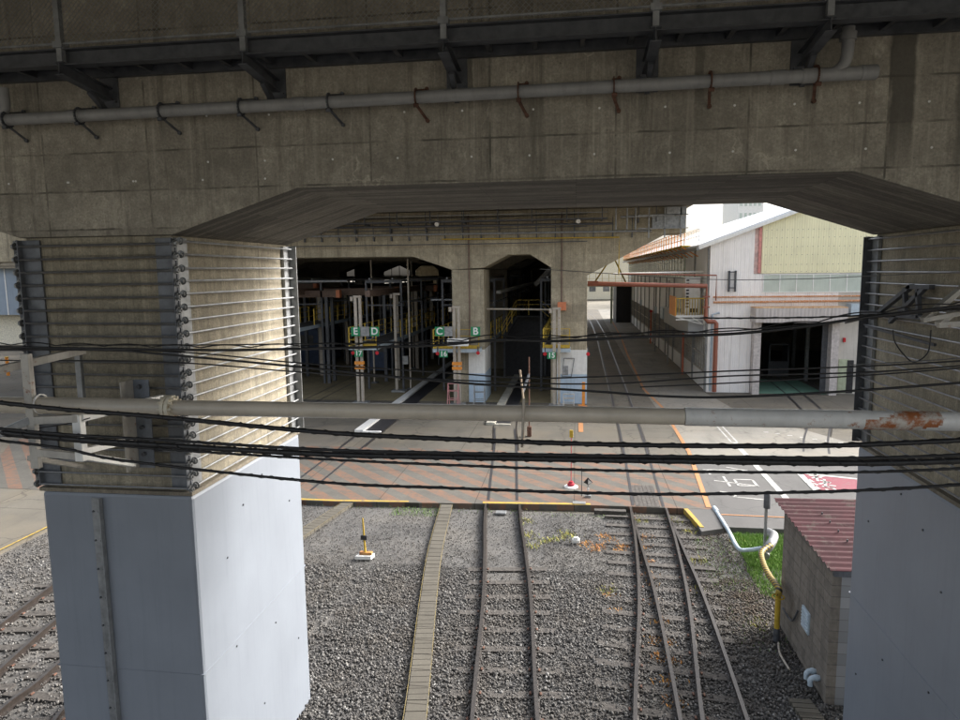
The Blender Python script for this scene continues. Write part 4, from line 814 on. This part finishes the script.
# interior: back wall, posts and clutter to read as dark workshop
MB().box(X0+.3,XE,Y0+22,Y0+22.2,-.1,9).build('inner_wall',CD,T)
for x,y in ((11.6,47),(14.6,46),(12.6,52),(15.6,52)): MB().box(x,x+.2,y,y+.2,0,6).build('inner_column',LS,T)
MB().box(12.9,14.2,48,49.2,0,1.0).box(12.9,13,48,49.2,1,2.2).box(14.1,14.2,48,49.2,1,2.2).box(12.9,14.2,48.0,48.1,2.1,2.2).build('work_bench',GS,T); MB().box(11.9,12.2,50,50.1,1.8,2.15).build('notice_board',WS,T)
MB().box(XE-.25,XE,Y0+.26,YE,-.1,8.6).build('side_wall',SIDE,T); MB().box(X0+.3,XE-.3,YE-.2,YE,-.1,8.6).build('back_wall',SIDE,T)
# left side wall: solid plinth, band above, windows between
def sw(z0,z1,name,mat,off=0,y0=Y0+.26,y1=YE): return MB().box(X0-off,X0+.25,y0,y1,z0,z1).build(name,mat,T)
sw(-.1,1.05,'side_plinth',SIDE); sw(1.05,3.15,'window_back',GLS,-.12); sw(3.15,EZ-.1,'side_upper_wall',SIDE); 
y=Y0+.3; k=0
while y<YE-4:
    MB().box(X0-.09,X0+.12,y-.12,y+.12,-.1,EZ-.3).build('wall_pilaster',LS,T)
    fr=MB()
    n=6
    for j in range(1,n): yy=y+j*4.6/n; fr.box(X0-.01,X0+.1,yy-.03,yy+.03,1.05,3.15)
    fr.box(X0-.012,X0+.1,y+.12,y+4.48,2.05,2.11).box(X0-.03,X0+.1,y+.12,y+4.48,1.05,1.13)
    fr.build('window_frame',WS,T); y+=4.6; k+=1
MB().box(X0-.9,X0-.0,Y0+1.5,Y0+13,3.2,4.35).build('overhanging_bay',plain('grey_bay_panel',(.36,.37,.38),.5,0,.06,1),T,bevel=.02)
MB().box(X0-.1,X0-.005,Y0+9,Y0+60,6.6,8.3).build('upper_window_band',GLB,T)
mb=MB()
for i in range(34): yy=Y0+9+i*1.55; mb.box(X0-.14,X0-.1,yy,yy+.06,6.6,8.3)
for z in (6.6,7.1,7.7,8.26): mb.box(X0-.14,X0-.1,Y0+9,Y0+60,z,z+.05)
mb.build('upper_window_bars',WHT,T)
# roof with thickness
RZ=.16
mb=MB().prism([(X0-.7,EZ-.26),(PEAK,PZ),(PEAK,PZ+RZ),(X0-.7,EZ-.26+RZ)],Y0-.3,YE,'y').prism([(PEAK,PZ),(XE+.7,EZ-.26),(XE+.7,EZ-.26+RZ),(PEAK,PZ+RZ)],Y0-.3,YE,'y'); mb.build('roof',ROOF,T)
MB().box(X0-.82,X0-.7,Y0-.3,YE,EZ-.42,EZ-.24).build('gutter',LS,T)
mb=MB().beam((X0-.7,Y0-.32,EZ-.30),(PEAK,Y0-.32,PZ-.03),.06,.16); mb.build('barge_board',WHT,T)
# roof edge walkway with orange railing
R_=thing('roof_walkway',(7.2,45,8.8),'orange and white railed walkway along the warehouse roof edge','walkway')
mb=MB(); railing(mb,(6.75,45,8.72),(6.75,100,8.72),.9,1.5); mb.build('railing',OR,R_); MB().box(6.6,7.6,45,100,8.62,8.70).build('walkway_plate',YD,R_); mb=MB(); railing(mb,(7.6,44.8,8.9),(7.6,100,8.9),.8,1.0); mb.build('inner_railing',WHT,R_)
for i in range(28): MB().beam((6.6,45+i*2,8.6),(7.6,45+i*2,8.0),.06,.06).build('strut',OR,R_)
# orange balcony with boxed unit
T=thing('balcony',(7.2,47,4.4),'orange railed balcony on the warehouse side wall holding a tall pale cabinet','balcony')
y0,y1=42.2,44.9; MB().box(5.95,7.66,y0,y1,4.37,4.50).build('floor',WHT,T); mb=MB()
for i in range(12): xx=5.97+i*1.68/11; mb.box(xx-.02,xx+.02,y0,y0+.04,4.5,5.5)
for i in range(8): yy=y0+i*(y1-y0)/7; mb.box(5.95,5.99,yy-.02,yy+.02,4.5,5.5)
mb.box(5.95,7.66,y0-.01,y0+.05,5.46,5.53).box(5.94,6.0,y0,y1,5.46,5.53); mb.build('railing',YL,T); MB().box(5.9,5.94,y0,y1,4.45,5.6).build('end_panel',OR,T)
mb=MB()
for xx in (6.1,6.9,7.5): mb.beam((xx,y0+.1,4.36),(7.62,y0+.1,3.9),.06,.06)
mb.box(5.95,7.66,y0+.04,y0+.1,4.2,4.26); mb.build('support_truss',WHT,T)
T=thing('tall_cabinet',(7.1,43.8,4.5),'tall white louvred cabinet standing on the orange balcony','cabinet'); MB().box(6.6,7.5,43.2,44.3,4.51,6.75).build('body',WHT,T,bevel=.03)
mb=MB()
for i in range(9): mb.box(6.66,6.82,43.17,43.199,4.9+i*.2,5.0+i*.2)
for i in range(3): mb.box(6.9+i*.18,7.02+i*.18,43.17,43.199,4.6,4.85)
mb.build('louvre',DARK,T)
# red and blue pipes
T=thing('red_overhead_pipe',(7.3,41,5.9),'thick red pipe bridging from the far column to the warehouse corner and down','pipe')
MB().tube([(.7,41.0,6.45),(7.45,41.0,6.25),(7.45,41.0,4.35),(7.6,41.0,4.2),(7.95,41.0,4.2),(8.05,41,4.1),(8.05,41.0,.1)],.13,12).build('pipe_run',OB,T,smooth=True); mb=MB()
for z in (5.6,5.0): mb.box(7.27,7.63,40.85,41.2,z,z+.08)
mb.box(.7,1.3,40.9,41.1,6.3,6.6); mb.build('collar',OB,T)
hpipe('thin_red_pipe',[(2.6,41.1,7.0),(8.0,41.1,6.85),(8.0,41.1,5.4)],.04,OB,'thin red pipe looping above the thick red pipe at the warehouse corner')
hpipe('blue_downpipe',[(8.25,41.2,4.7),(7.85,41.2,4.6),(7.85,41.2,.1)],.07,BLS,'pale blue downpipe on the warehouse corner beside the red pipe')
hpipe('white_pipe',[(2.2,41.6,7.0),(7.6,43,7.05)],.05,WHT,'thin white pipe parallel to the thick red pipe')
for y,l in ((48.4,'nearer red hydrant post against the warehouse side wall'),(69,'farther red hydrant post against the warehouse side wall')):
    T=thing('hydrant_post',(7.4,y,0),l,'post','red posts along the warehouse side'); MB().tube([(7.35,y,0),(7.35,y,3.1)],.07,8).build('shaft',plain('salmon_post_paint%d'%y,(.55,.16,.09),.5),T,smooth=True); MB().tube([(7.35,y,3.1),(7.35,y,3.3)],.14,10).build('bell',REDL,T)
for y,l in ((53.5,'nearer slim pale pole beside the warehouse side wall'),(62,'middle slim pale pole beside the warehouse side wall'),(76,'farther slim pale pole beside the warehouse side wall')):
    T=thing('slim_pole',(6.9,y,0),l,'pole','slim poles along the warehouse side'); MB().tube([(7.0,y,0),(7.0,y,6.4)],.06,8).build('shaft',LS,T,smooth=True); MB().box(6.9,7.1,y-.1,y+.1,3.4,4.0).build('box',BLS,T)
T=thing('grey_cabinet',(7.3,57,3.2),'pale blue grey cabinet fixed to the warehouse side wall','cabinet'); MB().box(6.85,7.55,55.8,57.6,3.3,4.2).build('body',BLS,T,bevel=.02)
# footbridge / passage across the lane far away
T=thing('lane_footbridge',(4,96,0),'pale green railed footbridge crossing the lane far away','footbridge')
MB().box(1.0,8.0,96,98.5,5.0,5.4).build('deck',GLV,T); mb=MB(); railing(mb,(1,96,5.4),(8,96,5.4),1.4,.9); mb.beam((2.5,96,5.5),(5,96,9.2),.2,.2).beam((5,96,9.2),(6.8,96,5.5),.2,.2); mb.build('railing',YL,T); MB().box(5.6,8.3,97,105,-.05,5.0).build('passage_shade_box',DARK,T)  # solid black box stands in for the shade of the passage
for x in (4.9,8.0): MB().box(x-.15,x+.15,95.8,96.1,0,5.0).build('post',GLV,T)
MB().box(3.2,5.2,98,104,8.3,8.6).build('roof',WHT,T)
T=thing('far_white_building',(20,160,0),'pale white block showing faintly over the warehouse roof','building'); MB().box(33,38,150,165,0,24).build('wall',WHT,T); mb=MB()
for i in range(5):
    for k in range(6): mb.box(33.4+i*.9,33.9+i*.9,149.95,150,4+k*3.2,5.8+k*3.2)
mb.build('window',GLB,T)
T=thing('lane_end_building',(-4,175,0),'pale cream building closing the far end of the lane','building'); MB().box(-20,14,175,190,0,11).build('wall',plain('cream_far_wall',(.6,.55,.42),.7),T); mb=MB()
for i in range(9): mb.box(-17+i*3.4,-15.4+i*3.4,174.95,175,2,4)
mb.build('window',GLS,T)
# left background yard
T=thing('yard_building',(-60,62,0),'pale yard building with blue grey panel at far left','building')
MB().box(-75,-38,66,76,0,9.5).build('wall',plain('cream_yard_wall',(.75,.70,.56),.7),T); MB().box(-64,-52.7,64.6,66,3.3,8.7).build('blue_panel',BLU,T)
mb=MB()
for i in range(6): mb.box(-63+i*2.0,-62.9+i*2.0,64.55,64.6,3.3,8.7)
mb.build('panel_seam',WHT,T)
for i,x in enumerate((-41.8,-44.3,-47,-50)):
    T=thing('yard_column',(x,52,0),['nearest pale column in the left yard','second pale column in the left yard','third pale column in the left yard','last pale column in the left yard'][i],'column','pale columns of the left yard'); MB().box(x-.35,x+.35,52+i*2,52.7+i*2,0,6.5).build('shaft',CF,T); MB().box(x-.5,x+.5,51.9+i*2,52.8+i*2,0,.25).build('base',CF,T)
T=thing('yellow_bollard',(-42.9,46,0),'yellow safety post in the bright left yard','bollard'); MB().tube([(-41.6,45,0),(-41.6,45,1.35)],.11,10).build('post',OR,T,smooth=True); MB().tube([(-41.6,45,1.35),(-41.6,45,1.4)],.13,10).build('cap',YL,T)
T=thing('drain_grate',(-17,16.5,0),'dark slotted drain grate in the yard at far left','drain'); mb=MB()
for i in range(5): mb.box(-17.6+i*.16,-17.5+i*.16,15.4,16.9,.004,.014)
mb.build('slots',DARK,T); MB().box(-17.7,-16.8,15.3,15.38,.004,.012).box(-17.7,-16.8,16.92,17.0,.004,.012).build('frame',GS,T)
# ------------------------------------------------------------------ block hut and pipes
hx0,hx1,hy0,hy1=4.22,6.0,11.45,14.1
T=thing('block_hut',(5.1,12.8,-.1),'small concrete block hut with maroon corrugated roof beside the right pier','hut')
MB().prism([(hy0,-.12),(hy1,-.12),(hy1,2.30),(hy0,2.22)],hx0,hx0+.15,'x').build('side_wall',BW,T)
MB().box(hx0+.152,hx1-.152,hy0+.002,hy0+.15,-.12,2.22).build('front_wall',BG,T); MB().box(hx0+.152,hx1-.152,hy1-.15,hy1,-.12,2.30).build('back_wall',BW,T); MB().box(hx1-.15,hx1,hy0,hy1,-.12,2.25).build('side_wall',BW,T)
# corrugated sheet: waves run along X
mb=MB(); ny=260; ya,yb=11.2,14.45; xa,xb=hx0-.12,6.35; th=.008
def rz(y): return 2.36+.035*(y-ya)+.022*math.sin((y-ya)/.105*math.pi)
for k in range(ny+1):
    y=ya+(yb-ya)*k/ny; z=rz(y); mb.v+=[(xa,y,z),(xb,y,z+.03),(xb,y,z+.03-th),(xa,y,z-th)]
for k in range(ny):
    o=4*k
    for j in range(4): jj=(j+1)%4; mb.f.append((o+j,o+jj,o+4+jj,o+4+j)); mb.m.append(0)
mb.f+= [(0,1,2,3),(4*ny,4*ny+1,4*ny+2,4*ny+3)]; mb.m+=[0,0]; mb.build('roof',MAR,T,smooth=True)
mb=MB()
for x in (4.75,5.4,6.0):
    for k in range(6): y=ya+.2625+k*.42; mb.tube([(x,y-.0,rz(y)+.01),(x,y,rz(y)+.05)],.014,6)
mb.build('roof_screw',GS,T)
MB().box(hx0-.02,hx1,hy0-.12,hy0-.05,2.20,2.30).build('gutter',GS,T)
mb=MB().box(hx0-.03,hx0+.01,12.35,12.72,.62,1.02); 
for i in range(6): mb.box(hx0-.045,hx0-.03,12.37,12.70,.65+i*.06,.68+i*.06)
mb.build('vent_grille',BLS,T)
for y in (11.75,11.95):
    T=thing('pipe_elbow',(4.1,y,.1),{11.75:'nearer blue grey pipe elbow poking from the hut wall foot',11.95:'farther blue grey pipe elbow poking from the hut wall foot'}[y],'pipe elbow','blue grey elbows at the hut wall foot'); MB().tube(spline([(hx0,y,.17),(hx0-.1,y,.17),(hx0-.15,y,.12),(hx0-.15,y,.02)],5),.045,12).build('bend',BLS,T,smooth=True); MB().tube([(hx0-.08,y,.17),(hx0-.03,y,.17)],.055,12).build('collar',BLS,T,smooth=True)
# pale pipe out of the verge then guard wrapped riser
T=thing('verge_pipe',(4,17,.1),'pale blue grey pipe running along the verge to the striped riser','pipe')
MB().tube(spline([at(714,508,Z=.0),at(728,530,Z=.05),at(738,548,Z=.1),at(748,550,Z=.12),at(762,548,Z=.2)],6),.052,12).build('pipe_run',BLS,T,smooth=True); MB().tube([at(714,508,Z=.0),at(717,512,Z=0)],.075,12).build('end_collar',BLS,T,smooth=True)
T=thing('silver_valve',(4.5,17,.4),'silvery insulated valve bend behind the striped pipe','valve'); MB().tube(spline([at(764,552,Z=.25),at(770,545,Z=.45),at(774,536,Z=.5),at(768,532,Z=.45)],6),.11,12).build('bend',LS,T,smooth=True); MB().tube([at(764,552,Z=.25),at(764,556,Z=.2)],.13,12).build('flange',LS,T,smooth=True)
T=thing('guard_pipe',(4.0,13.6,0),'yellow and black wrapped pipe rising beside the block hut wall','pipe')
rx,ry=3.98,13.45
MB().tube(spline([at(771,545,Z=.55),at(762,552,Z=.5),at(763,562,Z=.6),at(769,575,Z=.75),(rx,ry,.98),(rx,ry,.85)],8),.06,12).build('striped_section',YB,T,smooth=True)
MB().tube([(rx,ry,.86),(rx,ry,.15)],.052,14).build('yellow_riser',YL,T,smooth=True); MB().tube([(rx,ry,.15),(rx,ry,-.12)],.062,14).build('boot',GS,T,smooth=True)
MB().tube([(rx+.11*math.cos(a),ry+.11*math.sin(a),.80) for a in [i*.393 for i in range(17)]],.015,6).build('ring',YL,T,smooth=True)
for n_,pts,l in (('thin_hose',[(3.98,13.3,-.08),(3.9,12.9,-.08),(3.92,12.4,-.09)],'pale thin pipe lying on stones from the riser foot'),('thin_hose',[(4.12,13.6,.5),(4.17,13.2,.45),(4.18,12.9,.8)],'thin dark hose looping between riser and hut wall')):
    tag(MB().tube(spline([Vector(p) for p in pts],6),.02,8).build(n_,BEI if 'pale' in l else GS,smooth=True),l,'hose')
p=at(767,498,Y=17.5); T=thing('marker_post',(p.x,17.5,0),'grey round topped marker post on the grass behind the hut roof','marker post'); b0=at(768,545,Y=17.5)
MB().box(p.x-.03,p.x+.03,17.5,17.56,-.1,p.z-.2).build('post',LS,T); MB().tube([(p.x,17.47,p.z-.25),(p.x,17.47,p.z+.1),(p.x,17.47,p.z+.16)],[.085,.085,.04],10).build('plate',GS,T,smooth=True)
# ------------------------------------------------------------------ small yard items
T=thing('point_lever',(-5.37,16.4,-.1),'rusty yellow upright lever on a small white footed stand in the gravel','point lever')
x,y=-5.37,16.4
MB().prism([(x-.22,y-.14),(x+.2,y-.1),(x+.24,y+.1),(x-.16,y+.12)],-.12,-.02,'z').build('base',WHT,T,bevel=.01); MB().box(x-.13,x+.2,y-.05,y+.07,-.02,.05).build('gear_box',plain('rusty_orange_case',(.4,.2,.06),.6,rust=.3),T,bevel=.01)
MB().tube([(x+.02,y,.04),(x-.02,y,.95)],[.03,.018],8).build('lever',YL,T,smooth=True); MB().box(x-.08,x+.08,y-.04,y+.04,.38,.5).build('counterweight',DARK,T,bevel=.01)
a=at(571,487,Z=0); x,y=a.x,a.y
T=thing('red_signal_marker',(x,y,0),'red marker with a tall red rod on a round white base at the crossing edge','marker')
MB().tube([(x,y,.0),(x,y,.03),(x,y,.05)],[.24,.23,.16],20).build('base_disc',WHT,T,smooth=True); MB().tube([(x,y,.05),(x,y,.12),(x,y,.13),(x,y,.2)],[.12,.12,.09,.07],14).build('cone',plain('bright_red_paint',(.40,.02,.04),.4),T,smooth=True)
MB().tube([(x,y,.2),(x,y,1.75)],.012,6).build('rod',MATS['bright_red_paint'],T); MB().box(x-.06,x+.06,y-.03,y+.03,1.7,1.95).build('lamp_head',YL,T,bevel=.01)
a=at(588,499,Z=-.05); x,y=a.x,a.y
T=thing('switch_indicator',(x,y,0),'small black and white switch indicator on a post beside the right hand track','switch indicator')
MB().tube([(x,y,-.1),(x,y,.62)],.022,8).build('post',LS,T); MB().box(x-.09,x+.09,y-.06,y+.06,-.1,.08).build('base',LS,T,bevel=.01); MB().tube([(x,y-.04,.28),(x,y-.02,.28)],.05,10).build('target_disc',WHT,T)
MB().prism([(x-.14,.5),(x,.42),(x+.14,.5),(x,.66)],y-.02,y+.02,'y').build('indicator_plate',DARK,T); MB().prism([(x,.44),(x+.12,.5),(x,.6)],y-.03,y-.021,'y').build('white_mark',WHT,T); MB().tube([(x-.2,y+.1,.0),(x-.2,y+.1,.95)],.012,6).build('rod',GS,T)
a=at(576,541,Z=-.06); tag(MB().box(a.x-.1,a.x+.1,a.y-.08,a.y+.08,-.1,0).prism([(a.x-.08,0),(a.x+.08,0),(a.x+.05,.05),(a.x-.05,.05)],a.y-.06,a.y+.06,'y').build('marker_block',WHT,bevel=.015),'small white marker block on the gravel beside orange weeds','marker block')
a=at(501,512,Z=-.08); tag(MB().box(a.x-.16,a.x+.16,a.y-.12,a.y+.12,-.13,-.07).build('flat_stone_plate',LS,bevel=.01),'small pale plate lying between the centre rails','plate')
T=thing('yard_sign_plate',(-.3,20.5,0),'grey plate on yellow painted step at the crossing corner','plate'); MB().box(-.05,.35,20.78,21.0,.005,.03).build('plate',LS,T)
T=thing('yard_beam',(1,20.4,0),'weathered timber edge beam laid at the crossing front beside the track','beam'); MB().box(.6,1.55,20.35,20.55,-.14,-.02).box(.9,1.6,20.0,20.12,-.14,-.06).build('timber',SL,T,bevel=.01)
T=thing('yellow_kerb',(3.6,20,0),'broken yellow kerb piece at the asphalt corner right of the track','kerb'); MB().prism([(3.28,20.7),(3.42,20.7),(3.62,19.2),(3.5,19.2)],-.14,.02,'z').build('kerb_stone',YP,T,bevel=.01)
struct(MB().prism([(3.5,18.9),(4.15,19.2),(4.15,20.75),(3.38,20.75)],-.19,.0,'z').build('asphalt_corner',RDM))
# ------------------------------------------------------------------ weeds and grass
def blades(name,P,h,w,mat,label,cat,flat=0.):
    mb=MB()
    for x,y in P:
        a=random.uniform(0,6.28); hh=h*random.uniform(.5,1.2); l=random.uniform(.1,.6)*hh+flat*hh; dx,dy=math.cos(a),math.sin(a); ww=w*random.uniform(.6,1.3)
        z0=-.15; mb.poly([(x-dy*ww,y+dx*ww,z0),(x+dy*ww,y-dx*ww,z0),(x+dx*l*.5+dy*ww*.8,y+dy*l*.5-dx*ww*.8,z0+hh*.6),(x+dx*l,y+dy*l,z0+hh)])
    return stuff(mb.build(name,mat),label,cat)
G_=lambda n,x0,x1,y0,y1:[(random.uniform(x0,x1),random.uniform(y0,y1)) for _ in range(n)]
blades('grass',[p for p in G_(20000,4.3,7.6,16.9,19.1)+G_(1500,4.2,5,15.3,17)],.13,.007,GRS,'bright green grass strip between verge pipe and road behind the hut','grass')
blades('grass',G_(500,-5.6,-3.9,19.6,20.3)+G_(350,-8,3,20.0,20.4)+G_(900,3.2,4.3,15.5,18.8)+G_(200,3.2,4.2,13,16),.08,.006,GRS,'sparse green weeds sprouting in the gravel near the crossing edge','weeds')
def clus(cs,n,r): 
    out=[]
    for x,y in cs: out+=[(random.gauss(x,r),random.gauss(y,r)) for _ in range(n)]
    return out
oc=[tuple(at(px,py,Z=-.1))[:2] for px,py in ((585,542),(600,545),(612,540),(622,545),(595,548),(580,495),(590,505),(610,500),(604,535),(620,550),(643,545),(648,560),(652,585),(655,600),(660,620),(664,640),(662,655),(670,660),(668,680),(675,700),(610,595),(617,610),(646,535),(650,575),(657,640))]
blades('weeds',clus(oc,70,.10),.06,.012,WDO,'rusty orange dried weeds and leaves along the right hand track','weeds',.6)
gc=[tuple(at(px,py,Z=-.1))[:2] for px,py in ((525,505),(527,520),(530,535),(533,545),(545,540),(556,538),(570,536),(566,532),(640,520),(630,500),(674,520),(690,530),(700,560),(702,590),(610,590),(740,540),(760,625),(705,525))]
blades('weeds',clus(gc,60,.12),.09,.009,WDG,'yellow green creeping weeds around the rails and verge','weeds',.4)
# ------------------------------------------------------------------ light
w=bpy.data.worlds.new('World'); S.world=w; w.use_nodes=True; nt=w.node_tree; bg=nt.nodes['Background']
sky=nt.nodes.new('ShaderNodeTexSky'); sky.sky_type='NISHITA'; sky.sun_disc=False
AZ,EL=math.radians(60),math.radians(34)   # compass azimuth from +Y clockwise
sky.sun_elevation=EL; sky.sun_rotation=AZ; sky.air_density=1.0; sky.dust_density=6.0; sky.ozone_density=1.0
hs=nt.nodes.new('ShaderNodeHueSaturation'); hs.inputs['Saturation'].default_value=.45; nt.links.new(sky.outputs[0],hs.inputs['Color']); nt.links.new(hs.outputs[0],bg.inputs['Color']); bg.inputs['Strength'].default_value=.15
sl=bpy.data.lights.new('sun','SUN'); sl.energy=1.65; sl.angle=math.radians(22); sl.color=(1,.975,.95); so=bpy.data.objects.new('sun',sl); COL.objects.link(so)
dv=Vector((math.sin(AZ)*math.cos(EL),math.cos(AZ)*math.cos(EL),math.sin(EL))); so.rotation_euler=dv.to_track_quat('Z','Y').to_euler(); so.location=(20,-20,40)
S.view_settings.view_transform='Standard'; S.view_settings.look='None'; S.view_settings.exposure=1.65; S.view_settings.gamma=1; S.view_settings.use_curve_mapping=False
S.cycles.max_bounces=8; S.cycles.diffuse_bounces=5
